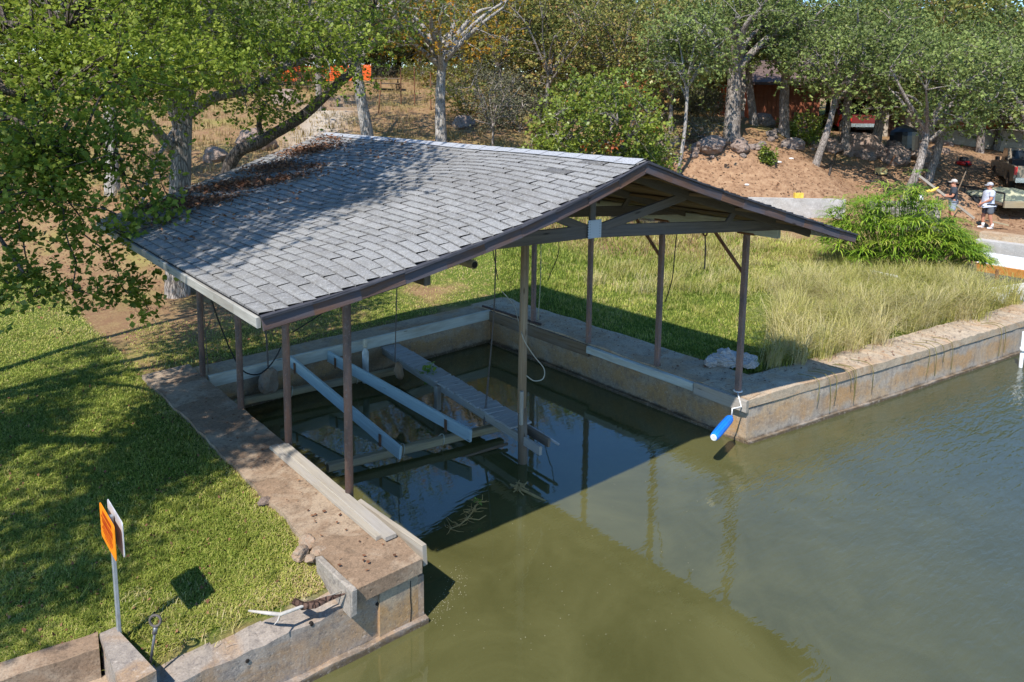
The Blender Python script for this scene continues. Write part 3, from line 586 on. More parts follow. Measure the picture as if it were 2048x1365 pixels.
# hanging cables, chains and hoses
def cable(name, pts, r, m, label, cat='cable', group='cables hanging from the boathouse', n=5):
    b = MB(); P = [np.array(p, float) for p in pts]
    Q = []
    for i in range(len(P)-1):
        for k in range(5):
            t = k/5; p0, p1, p2, p3 = P[max(i-1, 0)], P[i], P[i+1], P[min(i+2, len(P)-1)]
            Q.append(0.5*((2*p1)+(p2-p0)*t+(2*p0-5*p1+4*p2-p3)*t*t+(3*p1-p0-3*p2+p3)*t**3))
    Q.append(P[-1]); b.tube(Q, r, n); return props(b.build(name, m, loc=P[-1], smooth=True), label, cat, group)
cable('hanging_cable', [on(795, 540, 1, 4.6), on(792, 640, 1, 4.6), on(790, 725, 1, 4.6)], 0.010, M_chain, 'thin dark cable hanging down to the wooden pulley block above the catwalk')
pb = thing('pulley_block', 'worn wooden pulley block hanging at the catwalk edge', 'pulley', tuple(on(797, 742, 1, 4.6)))
p = on(797, 742, 1, 4.6); b = MB(); b.tube([p+np.array([-0.02, 0, 0.16]), p+np.array([0, 0, 0.08]), p, p+np.array([0.03, 0, -0.1]), p+np.array([0.05, 0, -0.16])], [0.03, 0.075, 0.08, 0.07, 0.03], 9, jit=0.08); b.build('block', M_rot, pb, smooth=True)
cable('hanging_cable', [on(992, 480, 1, 2.9), on(988, 620, 1, 2.9), on(977, 755, 1, 2.9)], 0.011, M_chain, 'long rusty cable left of the centre pole ending in a chain')
b = MB()
p0, p1 = on(977, 755, 1, 2.9), on(968, 850, 1, 2.7)
for k in range(26):
    p = p0+(p1-p0)*k/26; q = p0+(p1-p0)*(k+1.25)/26; b.tube([p, q], 0.012 if k % 2 else 0.017, 5)
props(b.build('chain', M_chain, loc=p1), 'rusty link chain hanging onto the edge of the catwalk', 'chain')
cable('black_hose', [on(418, 585, 1, 5.9), on(440, 650, 1, 5.9), on(468, 715, 1, 5.9), on(490, 745, 1, 5.9), on(520, 748, 1, 5.9), on(545, 725, 1, 5.9), on(562, 695, 1, 5.9)], 0.012, M_blk, 'black hose sagging in a loop between the left posts', 'hose')
cable('black_hose', [on(585, 665, 1, 4.5), on(625, 640, 1, 4.5), on(660, 615, 1, 4.5), on(672, 600, 1, 4.5)], 0.010, M_blk, 'black hose slanting up to the eave between the two front left posts', 'hose')
cable('hanging_cable', [on(528, 630, 1, 6.0), on(534, 690, 1, 6.0), on(537, 752, 1, 6.0)], 0.016, M_chain, 'dark rope hanging straight down over the back wall near the rock')
cable('hanging_cable', [on(405, 580, 1, 6.2), on(410, 660, 1, 6.2), on(417, 745, 1, 6.2)], 0.008, M_chain, 'thin cord beside the rearmost left post')
cable('hanging_cable', [on(1082, 470, 0, 3.0), on(1081, 560, 0, 3.0), on(1076, 640, 0, 3.0)], 0.011, sm('yellowed_cord', (0.36, 0.33, 0.22), 0.8), 'yellowish cord hanging beside the rearmost right post')
cable('hanging_cable', [on(1118, 470, 0, 3.0), on(1116, 510, 0, 3.0), on(1102, 545, 0, 3.0), on(1096, 562, 0, 3.0)], 0.009, M_blk, 'short black wire curling under the truss right of the centre pole')
cable('hanging_cable', [on(984, 490, 1, 3.4), on(990, 525, 1, 3.4), on(996, 560, 1, 3.4)], 0.009, M_blk, 'short slanting black wire left of the centre pole')
cable('hanging_cable', [on(1356, 450, 0, 2.9), on(1350, 500, 0, 2.9), on(1344, 560, 0, 2.9), on(1330, 605, 0, 2.9)], 0.009, M_blk, 'black wire bowing down beside the second right post')
cable('white_hose', [on(1003, 582, 1, 2.6), on(1028, 612, 1, 2.5), on(1036, 640, 1, 2.2), on(1044, 670, 1, 1.72), on(1053, 690, 1, 1.70), on(1070, 715, 1, 1.75), on(1088, 738, 1, 1.8), on(1086, 758, 1, 1.8), on(1068, 762, 1, 1.78), on(1053, 752, 1, 1.74)], 0.008, sm('dirty_white_hose', (0.46, 0.43, 0.36), 0.7), 'dirty white hose looped round the centre pole', 'hose')
hk = thing('hoist_hook', 'rusty open hook with a short chain hanging from the right header', 'hook', tuple(on(1410, 475, 0, 3.0)))
b = MB(); P = [on(u, v, 0, 3.0) for u, v in ((1405, 452), (1405, 464), (1408, 471), (1413, 471), (1415, 464), (1415, 452))]; b.tube(P, 0.014, 6); b.build('hook', M_rust, hk, smooth=True)
b = MB(); P = [on(u, v, 0, 3.0) for u, v in ((1410, 472), (1411, 500), (1409, 538))]; b.tube(P, 0.012, 5); b.build('chain', M_chain, hk)
# rocks and slab in the back left corner of the slip
def icorock(sub, seed, sx, sy, sz, facet=5, rough=0.1):
    bm = bmesh.new(); bmesh.ops.create_icosphere(bm, subdivisions=sub, radius=1); r = random.Random(seed)
    pl = [(Vector((r.gauss(0, 1), r.gauss(0, 1), r.gauss(0, 0.8))).normalized(), r.uniform(0.62, 0.92)) for _ in range(facet)]
    sd = Vector((seed*3.1, seed*1.7, 0))
    for v in bm.verts:
        p = v.co.copy()
        for nrm, h in pl:
            d = p.dot(nrm)
            if d > h: p -= nrm*(d-h)
        f = 1+rough*(mnoise.noise(p*1.6+sd)*1.3+mnoise.noise(p*4+sd)*0.7+mnoise.noise(p*9+sd)*0.35)
        v.co = Vector((p.x*f*sx, p.y*f*sy, p.z*f*sz))
    me = bpy.data.meshes.new('boulder'); bm.to_mesh(me); bm.free(); return me
M_rock = NT('granite_rock'); o_ = M_rock.obj(); f_ = M_rock.noise(o_, 2.2, 8, 0.7); oi = M_rock.n('ObjectInfo').outputs['Random']
c_ = M_rock.ramp(f_, [(0.3, (0.12, 0.10, 0.09)), (0.5, (0.235, 0.195, 0.17)), (0.7, (0.36, 0.30, 0.26))]); c_ = M_rock.mix(M_rock.math('MULTIPLY', oi, 0.55), c_, (0.36, 0.235, 0.17))
c_ = M_rock.mix(M_rock.ramp(M_rock.noise(o_, 9, 6, 0.7), [(0.55, 0.0), (0.7, 0.6)]), c_, (0.11, 0.10, 0.10)); M_rock.bump(M_rock.noise(o_, 7, 9, 0.75), 0.8, 0.05); M_rock = M_rock.fin(c_, 0.9, 0.15)
M_tanrock = concrete('tan_limestone', (0.38, 0.29, 0.21), (0.36, 0.23, 0.15), (0.2, 0.16, 0.13), 3)
M_rubble = concrete('grey_broken_concrete', (0.5, 0.46, 0.43), (0.4, 0.36, 0.33), (0.25, 0.23, 0.22), 4)
def rock(name, me, mat, loc, sc, rz, label, cat='rock', group=None, tilt=0):
    o = bpy.data.objects.new(name, me); COL.objects.link(o); o.location = Vector([float(x) for x in loc]); o.scale = sc if hasattr(sc, '__len__') else (sc,)*3
    o.rotation_euler = (tilt, tilt*0.6, rz)
    if not me.materials: me.materials.append(mat)
    return props(o, label, cat, group)
rock('rock', icorock(4, 3, 1, 0.75, 1.25, 12, 0.12), M_tanrock, on(537, 765, 1, 6.0), 0.2, 0.5, 'pointed tan rock on the ledge in the back left corner of the slip')
b = MB(); p = on(515, 785, 2, -0.62); b.beam(p+np.array([-0.4, 0.15, -0.05]), p+np.array([0.35, -0.05, -0.02]), 0.4, 0.16, jit=0.02); props(b.build('concrete_slab', M_face, loc=p), 'tilted brown concrete slab below the rock in the slip corner', 'slab')
# loose planks on the walkway, rocks, driftwood, anchor, sign
b = MB(); b.beam(tuple(on(548, 893, 2, 0.03)), tuple(on(762, 1074, 2, 0.03)), 0.12, 0.04, jit=0.002, seg=6); props(b.build('loose_plank', M_board, loc=(-3.2, 1.5, 0)), 'shorter loose grey plank lying on the walkway beside the longer one', 'plank', 'loose planks on the walkway')
b = MB(); b.beam(tuple(on(565, 890, 2, 0.045)), tuple(on(782, 1075, 2, 0.045)), 0.13, 0.04, jit=0.002, seg=6); props(b.build('loose_plank', M_board, loc=(-3.1, 1.5, 0)), 'longer loose grey plank lying on the walkway edge nearest the water', 'plank', 'loose planks on the walkway')
for n_, (u, v, s, m, lb) in enumerate(((531, 1003, 0.10, M_rock, 'dark rounded rock in the grass beside the walkway'), (612, 1085, 0.13, M_tanrock, 'cream rock wedged against the walkway edge'), (637, 1103, 0.10, M_tanrock, 'tan rock beside the cream rock at the walkway edge'), (600, 1107, 0.12, M_tanrock, 'flat tan rock half sunk in the lawn near the walkway'), (620, 1118, 0.07, M_tanrock, 'smallest tan rock of the group by the walkway end'))):
    p = on(u, v, 2, -0.03); rock('rock', icorock(4, 20+n_, 1.1, 0.9, 0.7, 8, 0.1), m, p, s*0.8, n_*1.3, lb, 'rock', 'rocks along the walkway')
b = MB(); P = [on(u, v, 2, z) for u, v, z in ((497, 1222, 0.03), (530, 1226, 0.04), (560, 1230, 0.02), (592, 1218, 0.0), (640, 1200, -0.03), (690, 1180, -0.05))]; b.tube(P, [0.008, 0.015, 0.018, 0.015, 0.011, 0.004], 8, jit=0.12)
b.tube([P[2], on(555, 1243, 2, 0.0), on(548, 1250, 2, 0.0)], [0.012, 0.007, 0.003], 6)
props(b.build('driftwood_branch', sm('bleached_wood', (0.46, 0.42, 0.37), 0.9), loc=P[2], smooth=True), 'bleached white driftwood branch at the edge of the lawn above the lower seawall', 'branch')
b = MB(); P = [on(u, v, 2, -0.02) for u, v in ((588, 1203), (605, 1212), (630, 1209), (655, 1199), (690, 1188))]; b.tube(P, [0.03, 0.04, 0.035, 0.022, 0.008], 8, jit=0.25)
props(b.build('bark_piece', bark('dark_bark', (0.05, 0.03, 0.025), (0.13, 0.08, 0.06)), loc=P[1]), 'dark curled piece of bark beside the white driftwood', 'bark')
an = thing('ground_anchor', 'thin steel ground anchor with a round eye leaning out of the grass by the sign', 'ground anchor', tuple(on(303, 1316, 2, -0.03)))
p0 = on(303, 1316, 2, -0.03); p1 = p0+np.array([0.05, 0.02, 0.24]); b = MB(); b.tube([p0-np.array([0.01, 0, 0.04]), p1], 0.011, 8); b.tube([p0+(p1-p0)*0.78, p1], 0.02, 8); b.build('rod', sm('dull_steel', (0.16, 0.16, 0.17), 0.5, 0.5, 0.6), an, smooth=True)
b = MB(); b.tube([p1+np.array([0.0, 0.0, 0.055])+0.045*(np.array([0.75, -0.66, 0])*math.cos(a)+np.array([0.1, 0.1, 1])*math.sin(a)) for a in np.linspace(0, 2*math.pi, 18)], 0.011, 6, cap=False); b.build('eye', M_chain, an, smooth=True)
sg = thing('warning_sign', 'orange sign with faded red lettering on a thin galvanised post at lower left', 'sign', (-5.6, 0.8, 0))
b = MB(); b.beam((-5.605, 0.80, -0.3), (-5.605, 0.80, 1.06), 0.03, 0.045, up=(0, 1, 0)); b.build('post', M_plate, sg)
def panel(x, name, mat, dx, dz, zc=0.935):
    bm = []; hw, hh, r = 0.245, 0.155, 0.03
    out = []
    for cx_, cz_, a0 in ((hw-r, hh-r, 0), (-hw+r, hh-r, 90), (-hw+r, -hh+r, 180), (hw-r, -hh+r, 270)):
        for a in range(0, 91, 18): out.append((0.80+cx_+r*math.cos(R_(a0+a))+dx, zc+cz_+r*math.sin(R_(a0+a))+dz))
    b = MB(); n = len(out); b.face([(x, y, z) for y, z in out][::-1]); b.face([(x+0.006, y, z) for y, z in out])
    for i in range(n):
        (a, c), (e, f) = out[i], out[(i+1) % n]; b.face([(x, a, c), (x, e, f), (x+0.006, e, f), (x+0.006, a, c)])
    return b.build(name, mat, sg)
fp = panel(-5.637, 'front_panel', sm('orange_sign_paint', (0.86, 0.26, 0.008), 0.55, 0.3, 0, 0.08), 0, 0)
panel(-5.578, 'back_panel', sm('grey_sign_back', (0.6, 0.6, 0.62), 0.5, 0.4, 0.2), -0.005, 0.01)
b = MB()
for r_, (z, h, wd) in enumerate(((1.035, 0.03, 0.3), (0.99, 0.016, 0.36), (0.955, 0.03, 0.34), (0.915, 0.014, 0.3), (0.89, 0.014, 0.34), (0.865, 0.014, 0.32), (0.835, 0.012, 0.22))):   # illegible faded lines
    y = 0.80-wd/2
    while y < 0.80+wd/2:
        l = random.uniform(0.012, 0.03); b.face([(-5.6385, y, z-h*0.65), (-5.6385, y, z+h*0.65), (-5.6385, y+l*0.6, z+h*0.65), (-5.6385, y+l*0.6, z-h*0.65)][::-1]); y += l
b.build('faded_lettering', sm('faded_red_print', (0.5, 0.025, 0.006), 0.6), fp)
# fender
fe = thing('boat_fender', 'bright blue boat fender hanging on a white rope against the quay corner', 'fender', (2.4, 0.1, -0.5))
a, c = on(1461, 836, 1, 0.0), on(1427, 876, 1, -0.13); d = (c-a)/np.linalg.norm(c-a); Lf = np.linalg.norm(c-a)
b = MB(); b.tube([a-d*0.05, a-d*0.02, a, a+d*0.04, a+d*Lf*0.5, c-d*0.04, c-d*0.01, c], [0.018, 0.022, 0.04, 0.06, 0.064, 0.062, 0.055, 0.04], 16); o = b.build('fender_body', sm('blue_vinyl', (0.01, 0.19, 0.68), 0.4, 0.5, 0, 0.12), fe, smooth=True)
b = MB()
for k in range(10):
    an_ = 2*math.pi*k/10; x_ = np.cross(d, (0, 0, 1)); x_ /= np.linalg.norm(x_); y_ = np.cross(d, x_); off = x_*math.cos(an_)+y_*math.sin(an_); b.tube([a+d*0.06+off*0.06, a+d*Lf*0.5+off*0.065, c-d*0.06+off*0.062], 0.004, 4)
b.build('ribs', sm('blue_rib', (0.01, 0.13, 0.5), 0.4), o)
b = MB(); b.tube([c-d*0.012, c+d*0.006], [0.052, 0.043], 16); b.build('end_cap', sm('white_vinyl', (0.7, 0.7, 0.68), 0.5), o)
top = np.array([2.99, 0.2, 0.03]); b = MB(); b.tube([top, np.array([2.9, 0.12, 0.01]), np.array([2.87, 0.05, -0.12]), a-d*0.05+np.array([0, 0, 0.12]), a-d*0.05], 0.012, 6); b.tube([top+0.06*np.array([math.cos(t), math.sin(t), 0]) + np.array([0.08, 0.04, 0]) for t in np.linspace(0, 6.3, 12)], 0.014, 6); b.build('rope', sm('white_rope', (0.72, 0.70, 0.66), 0.9), fe, smooth=True)
# rubble, pvc pipes
p = on(1468, 722, 2, 0.05)
for n_, (dx, dy, s, lb) in enumerate(((0, 0.1, 0.22, 'largest lump of broken grey concrete behind the front right post'), (-0.2, 0.12, 0.17, 'lump of broken concrete left of the largest one'), (0.16, -0.15, 0.17, 'lump of broken concrete right of the largest one'), (-0.4, 0.2, 0.12, 'small flat concrete chunk at the left of the rubble'), (0.02, -0.3, 0.1, 'small concrete chunk in front of the rubble'))):
    rock('concrete_chunk', icorock(4, 40+n_, 1.2, 0.9, 0.75, 4, 0.3), M_rubble, p+np.array([dx, dy, 0.02]), s, n_*2.1, lb, 'rubble', 'broken concrete behind the right post', 0.2)
M_pvc = sm('white_pvc', (0.78, 0.78, 0.76), 0.4, 0.4, 0, 0.08)
b = MB(); P = [on(1741, 543, 2, 0.42), on(1765, 548, 2, 0.42), on(1794, 554, 2, 0.42)]; b.tube([P[0], P[1], P[2], P[2]+np.array([0.03, -0.03, -0.03]), P[2]+np.array([0.05, -0.05, -0.16])], 0.037, 10)
b.tube([P[2]+np.array([0.06, -0.2, -0.28]), P[2]+np.array([0.12, -0.3, -0.3])], 0.045, 10); b.tube([P[0]+np.array([0, 0, -0.45]), P[0]+np.array([0, 0, -0.02]), P[0]], 0.034, 8); b.tube([P[2]+np.array([0.05, -0.05, -0.16]), P[2]+np.array([0.05, -0.05, -0.5])], 0.034, 8)
props(b.build('pvc_pipe', M_pvc, loc=P[1], smooth=True), 'bent white plastic water pipe sticking out of the tall grass', 'pipe')
p = on(2041, 735, 2, WATER_Z); b = MB(); b.tube([p+np.array([0, 0, -0.8]), p+np.array([0, 0, 0.75])], 0.036, 10); b.tube([p+np.array([0, 0, 0.33]), p+np.array([0, 0, 0.42])], 0.05, 10); props(b.build('standpipe', M_pvc, loc=p, smooth=True), 'white plastic standpipe rising from the water at the right edge', 'pipe')
# floating twig and half sunk stick
b = MB(); P = [on(u, v, 2, WATER_Z+z) for u, v, z in ((1020, 969, 0.06), (1040, 978, 0.03), (1085, 1000, 0.0), (1128, 1024, -0.08))]; b.tube(P, [0.012, 0.02, 0.016, 0.008], 7)
for _ in range(26):
    q = P[1]+rng.normal(0, 0.04, 3)*np.array([1.4, 1.2, 0.4])+np.array([0, 0, 0.02]); b.tube([q, q+rng.normal(0, 0.05, 3)*np.array([1, 1, 0.4])], 0.008, 4)
props(b.build('sunken_stick', sm('wet_tan_wood', (0.34, 0.24, 0.10), 0.7), loc=P[1]), 'tan stick half sunk in the green water with a clump of weed on it', 'stick')
b = MB(); main = [on(u, v, 2, WATER_Z+z) for u, v, z in ((957, 1003, 0.16), (948, 1020, 0.12), (935, 1037, 0.06), (920, 1050, 0.03), (900, 1058, 0.02))]; b.tube(main, [0.004, 0.008, 0.010, 0.009, 0.005], 6)
for i in range(46):
    q = main[rng.integers(0, 5)]+rng.normal(0, 0.02, 3); d_ = rng.normal(0, 1, 3)*np.array([1, 1, 0.3]); b.tube([q, q+d_*0.05, q+d_*0.08+rng.normal(0, 0.02, 3)], [0.005, 0.004, 0.002], 4)
b.tube([main[2], on(958, 1040, 2, WATER_Z+0.03), on(972, 1031, 2, WATER_Z+0.04)], 0.006, 5)
fo = b.build('floating_twig', sm('yellow_brown_twig', (0.40, 0.26, 0.10), 0.8), loc=main[2]); props(fo, 'knobbly yellowish twig with a green tip floating in the sunlit water', 'twig')
Vt = leaves([main[0]], 14, (0.02, 0.02, 0.02), 0.06, 0.5)
M_sprig = leafmat('sprig_leaves', [(0.0, (0.10, 0.2, 0.02)), (1.0, (0.3, 0.36, 0.06))]); quads('leaf_tip', Vt, 4, rng.uniform(0, 1, len(Vt)), M_sprig, fo)
p = on(857, 745, 1, 4.55); b = MB(); b.tube([p-np.array([0, 0, 0.12]), p+np.array([0.02, 0, 0.06])], 0.006, 5); o = b.build('sprouting_weed', M_sprig, loc=p); props(o, 'small green weed sprouting from the edge of the catwalk', 'weed')
Vt = leaves([p, p+np.array([0, 0, 0.07]), p-np.array([0.02, 0, 0.08])], 22, (0.05, 0.05, 0.04), 0.09, 0.2); quads('foliage', Vt, 4, rng.uniform(0, 1, len(Vt)), M_sprig, o)
# submerged black pipe
b = MB(); b.tube([on(910, 920, 2, WATER_Z-0.02), on(960, 905, 2, WATER_Z+0.02), on(1015, 888, 2, WATER_Z+0.05)], [0.012, 0.02, 0.024], 7); props(b.build('floating_branch', M_rot, loc=on(960, 905, 2, WATER_Z), smooth=True), 'dark branch floating on the blue reflection near the pole', 'branch')
# drifting bits
V = []
for _ in range(330):
    if rng.uniform() < 0.6: s_ = rng.uniform(0, 1); q = on(858+70*s_+rng.normal(0, 9), 1245-95*s_+rng.normal(0, 12), 2, WATER_Z+0.004)
    else: q = on(rng.uniform(860, 1400), rng.uniform(960, 1300), 2, WATER_Z+0.004)
    if q[0] < -3.0: continue
    a_ = rng.uniform(0, 6.3); L_ = rng.uniform(0.002, 0.008); d_ = np.array([math.cos(a_), math.sin(a_), 0])*L_; e_ = np.array([-d_[1], d_[0], 0])*0.45; V.append([q-d_, q-e_, q+d_, q+e_])
props(quads('floating_debris', np.array(V), 4, rng.uniform(0, 1, len(V)), leafmat('floating_bits', [(0.0, (0.3, 0.26, 0.16)), (1.0, (0.6, 0.55, 0.42))], 0)), 'specks of seed and leaf floating on the olive water', 'debris', kind='stuff')
# channel and dock on the far right
dk = thing('dock', 'white topped dock with an orange rust beam beside the far right channel', 'dock', tuple(on(2005, 520, 2, -0.3)))
A, B_, C_, D_ = [on(u, v, 2, -0.28) for u, v in ((1945, 523), (2230, 568), (2230, 545), (1945, 500))]
b = MB(); b.prism([tuple(p[:2]) for p in (A, B_, C_, D_)], -0.34, -0.28); b.build('deck', sm('white_deck', (0.72, 0.71, 0.69), 0.8), dk)
b = MB(); b.beam(A+np.array([0, 0, -0.15]), B_+np.array([0, 0, -0.15]), 0.06, 0.26); b.build('beam', sm('orange_rust_beam', (0.48, 0.20, 0.045), 0.8), dk)
for t in (0.2, 0.75):
    p = A+(B_-A)*t; b = MB(); b.tube([(p[0], p[1], -1.4), (p[0], p[1], -0.4)], 0.06, 8); b.build('pile', M_rust, dk)
A, B_ = on(1950, 476, 2, 0.0), on(2230, 512, 2, 0.0); n_ = np.array([A[1]-B_[1], B_[0]-A[0]]); n_ /= np.linalg.norm(n_)
b = MB(); rough_strip(b, [tuple(A[:2]), tuple(B_[:2])], -1.6, -0.06, 0.6, 8, 0.01); cwl = b.build('channel_wall', M_new, loc=A); props(cwl, 'stepped pale concrete wall behind the white dock at the right edge', 'retaining wall')
b = MB(); rough_strip(b, [tuple(A[:2]+n_*0.45), tuple(B_[:2]+n_*0.45)], -0.5, 0.16, 0.5, 8, 0.01); b.build('upper_step', M_cap, cwl)
A, B_, C_, D_ = [on(u, v, 2, 0.02) for u, v in ((1915, 612), (2075, 592), (2075, 562), (1965, 578))]
b = MB(); b.prism([tuple(p[:2]) for p in (A, B_, C_, D_)], -0.1, 0.02); props(b.build('concrete_slab', sm('bleached_slab', (0.7, 0.67, 0.62), 0.9), loc=A), 'bleached white concrete slab at the end of the right quay', 'slab')
# ------------------------------------------------------------------ vegetation
M_bark = bark('grey_oak_bark', (0.16, 0.13, 0.11), (0.40, 0.35, 0.31)); M_barkd = bark('dark_oak_bark', (0.06, 0.048, 0.04), (0.17, 0.14, 0.12)); M_barkp = bark('pale_bark', (0.26, 0.23, 0.2), (0.5, 0.46, 0.42))
LM = {
 'oak': leafmat('live_oak_leaves', [(0.0, (0.065, 0.105, 0.016)), (0.45, (0.22, 0.29, 0.03)), (0.85, (0.40, 0.455, 0.07)), (1.0, (0.52, 0.52, 0.14))], 0.42, 0.5, 0.25),
 'olive': leafmat('olive_oak_leaves', [(0.0, (0.07, 0.085, 0.03)), (0.5, (0.19, 0.245, 0.062)), (0.85, (0.35, 0.415, 0.115)), (1.0, (0.48, 0.43, 0.17))], 0.3, 0.6, 0.25),
 'mixed': leafmat('turning_leaves', [(0.0, (0.09, 0.105, 0.03)), (0.4, (0.21, 0.235, 0.055)), (0.65, (0.35, 0.31, 0.08)), (0.85, (0.46, 0.29, 0.11)), (1.0, (0.5, 0.24, 0.10))], 0.3, 0.6, 0.2),
 'yellow': leafmat('yellow_orange_leaves', [(0.0, (0.12, 0.12, 0.02)), (0.35, (0.30, 0.24, 0.03)), (0.7, (0.55, 0.30, 0.03)), (1.0, (0.55, 0.17, 0.02))], 0.4, 0.6, 0.2),
 'bright': leafmat('bright_green_leaves', [(0.0, (0.055, 0.085, 0.016)), (0.5, (0.19, 0.255, 0.032)), (0.85, (0.36, 0.40, 0.06)), (0.95, (0.42, 0.34, 0.06)), (1.0, (0.55, 0.12, 0.035))], 0.3, 0.4, 0.4),
 'grey': leafmat('grey_shrub_leaves', [(0.0, (0.08, 0.08, 0.045)), (0.6, (0.18, 0.175, 0.095)), (1.0, (0.3, 0.27, 0.17))], 0.2, 0.7, 0.2)}
def curve(pts, n=6):
    P = [np.array(p, float) for p in pts]; Q = []
    for i in range(len(P)-1):
        for k in range(n):
            t = k/n; p0, p1, p2, p3 = P[max(i-1, 0)], P[i], P[i+1], P[min(i+2, len(P)-1)]
            Q.append(0.5*((2*p1)+(p2-p0)*t+(2*p0-5*p1+4*p2-p3)*t*t+(3*p1-p0-3*p2+p3)*t**3))
    return Q+[P[-1]]
def limb(b, pts, r0, r1, n=8, jit=0.06):
    Q = curve(pts); m = len(Q); b.tube(Q, [r0+(r1-r0)*(k/(m-1))**0.8 for k in range(m)], n, jit=jit); return Q
def make_tree(name, label, cat, base, trunk, r, limbs, clusters, nleaf, spread, size, leaf, brk, group=None, ros=6, twigs=True, up=0.4, flare=1.5, merge=False):
    t = thing(name, label, cat, base, group); b = MB()
    Q = curve(trunk); m = len(Q); b.tube(Q, [r*(1+(flare-1)*math.exp(-k*1.1))*(1-0.45*k/(m-1)) for k in range(m)], 14, jit=0.05)
    if not merge: b.build('trunk', brk, t, smooth=True); b = MB()
    allp = list(Q[len(Q)//2:])
    for pts, r0, r1 in limbs: allp += limb(b, pts, r0, r1)[2:]
    A = np.array(allp); C = np.asarray(clusters)
    if twigs:
        for c in C:
            dd = np.linalg.norm(A-c, axis=1)+0.8*np.maximum(A[:, 2]-c[2], 0); j = int(np.argmin(dd)); p = A[j]
            if dd[j] > 2.4: continue
            mid = (p+c)/2+rng.normal(0, 0.12, 3)*dd[j]*0.5+np.array([0, 0, 0.06*dd[j]]); b.tube(curve([p, mid, c], 3), [0.028+0.006*dd[j], 0.022, 0.018, 0.014, 0.011, 0.008, 0.005], 5)
            for _ in range(3):
                e = c+rng.normal(0, 1, 3)*np.array(spread)*0.9; b.tube([c+(mid-c)*rng.uniform(0, 0.4), e], [0.008, 0.003], 4)
    if b.v: b.build('trunk' if merge else 'limbs', brk, t, smooth=True)
    V = leaves(C, nleaf, spread, size, up, ros); quads('crown', V, 4, np.clip(np.repeat(rng.normal(0.5, 0.22, len(C)), len(V)//len(C))*0.75+rng.uniform(0, 0.42, len(V))-0.08, 0, 1), LM[leaf], t)
    return t
def ell(c, r, n, inner=0.35, flat=0):
    d = unit(rng.normal(0, 1, (n, 3))); k = rng.uniform(inner**3, 1, (n, 1))**(1/3); p = np.array(c)+d*k*np.array(r)
    return p
def auto_tree(name, label, base, h, r, lean, cr, ncl, nleaf, size, leaf, brk, group=None, nlimb=7, spread=(0.55, 0.55, 0.35), cat='tree', fork=None, ch=None, cshift=(0, 0, 0)):
    base = np.array(base, float); top = base+np.array([lean[0], lean[1], h]); mid = (base+top)/2+np.array([lean[1]*0.15, -lean[0]*0.15, 0])+rng.normal(0, 0.05, 3)
    cc = top+np.array([0, 0, cr[2]*0.75 if ch is None else ch])+np.array(cshift); C = ell(cc, cr, ncl); L = []
    ph0 = rng.uniform(0, 6.3)
    for k in range(nlimb):
        a = ph0+k*6.283/nlimb+rng.normal(0, 0.25); e = cc+np.array([math.cos(a)*cr[0], math.sin(a)*cr[1], rng.uniform(-0.4, 0.6)*cr[2]])*rng.uniform(0.5, 0.85); s = top-np.array([0, 0, rng.uniform(0, 0.25)*h])*(k > 0)
        m_ = s+(e-s)*0.5+np.array([0, 0, rng.uniform(0.1, 0.5)])+rng.normal(0, 0.2, 3); L.append(([s-(0, 0, 0.05), m_, e], r*0.5, r*0.12))
    return make_tree(name, label, cat, base, [base-np.array([0, 0, 0.3]), base+np.array([0, 0, 0.05]), mid, top], r, L, C, nleaf, spread, size, leaf, brk, group)
def pix(us, vs, deps, n):
    return np.array([at(rng.uniform(*us), rng.uniform(*vs), rng.uniform(*deps)) for _ in range(n)])
def slope(us, vs, d0, k, th, n):                # outer leaf shell that leans back as it rises, so the sun reaches it
    r = []
    for _ in range(n):
        u, v = rng.uniform(*us), rng.uniform(*vs); r.append(at(u, v, d0+(vs[1]-v)*k+0.5*math.sin(u*0.021+1)*math.cos(v*0.024)+rng.uniform(0, th)))
    return np.array(r)
# big oak behind the boathouse, its crown reaching over the upper left
b0 = on(356, 585, 2, 0.0); b0[2] = 0
tr = [b0-np.array([0, 0, 0.3]), b0+np.array([0, 0, 0.05]), at(362, 330, 17.0), at(368, 215, 17.0)]
limbs = [([at(368, 235, 17), at(420, 198, 17), at(500, 178, 17.2), at(560, 140, 17.4), at(650, 105, 17.6)], 0.17, 0.06), ([at(560, 140, 17.4), at(600, 60, 17.6), at(640, -60, 18)], 0.09, 0.03),
         ([at(365, 260, 17), at(330, 150, 16.4), at(300, 20, 15.5), at(260, -150, 14.5)], 0.2, 0.08), ([at(368, 220, 17), at(400, 80, 17), at(450, -120, 17.5), at(520, -300, 18)], 0.2, 0.08),
         ([at(345, 300, 17), at(280, 230, 15.5), at(180, 180, 13.5), at(60, 120, 11.5)], 0.13, 0.05), ([at(350, 255, 17), at(310, 330, 15.8), at(280, 420, 14.2), at(262, 500, 12.6)], 0.06, 0.015)]
cl = np.concatenate([slope((300, 720), (-420, 75), 14.6, 0.012, 1.6, 150), pix((360, 560), (60, 130), (14.5, 17), 16), pix((620, 760), (60, 170), (16, 18), 14), pix((470, 640), (120, 230), (16.5, 18), 8), pix((300, 400), (110, 190), (14, 16.5), 10)])
make_tree('live_oak', 'big live oak with a thick grey trunk right behind the boathouse', 'tree', b0, tr, 0.33, limbs, cl, 170, (0.42, 0.42, 0.28), 0.085, 'oak', M_bark, flare=1.35)
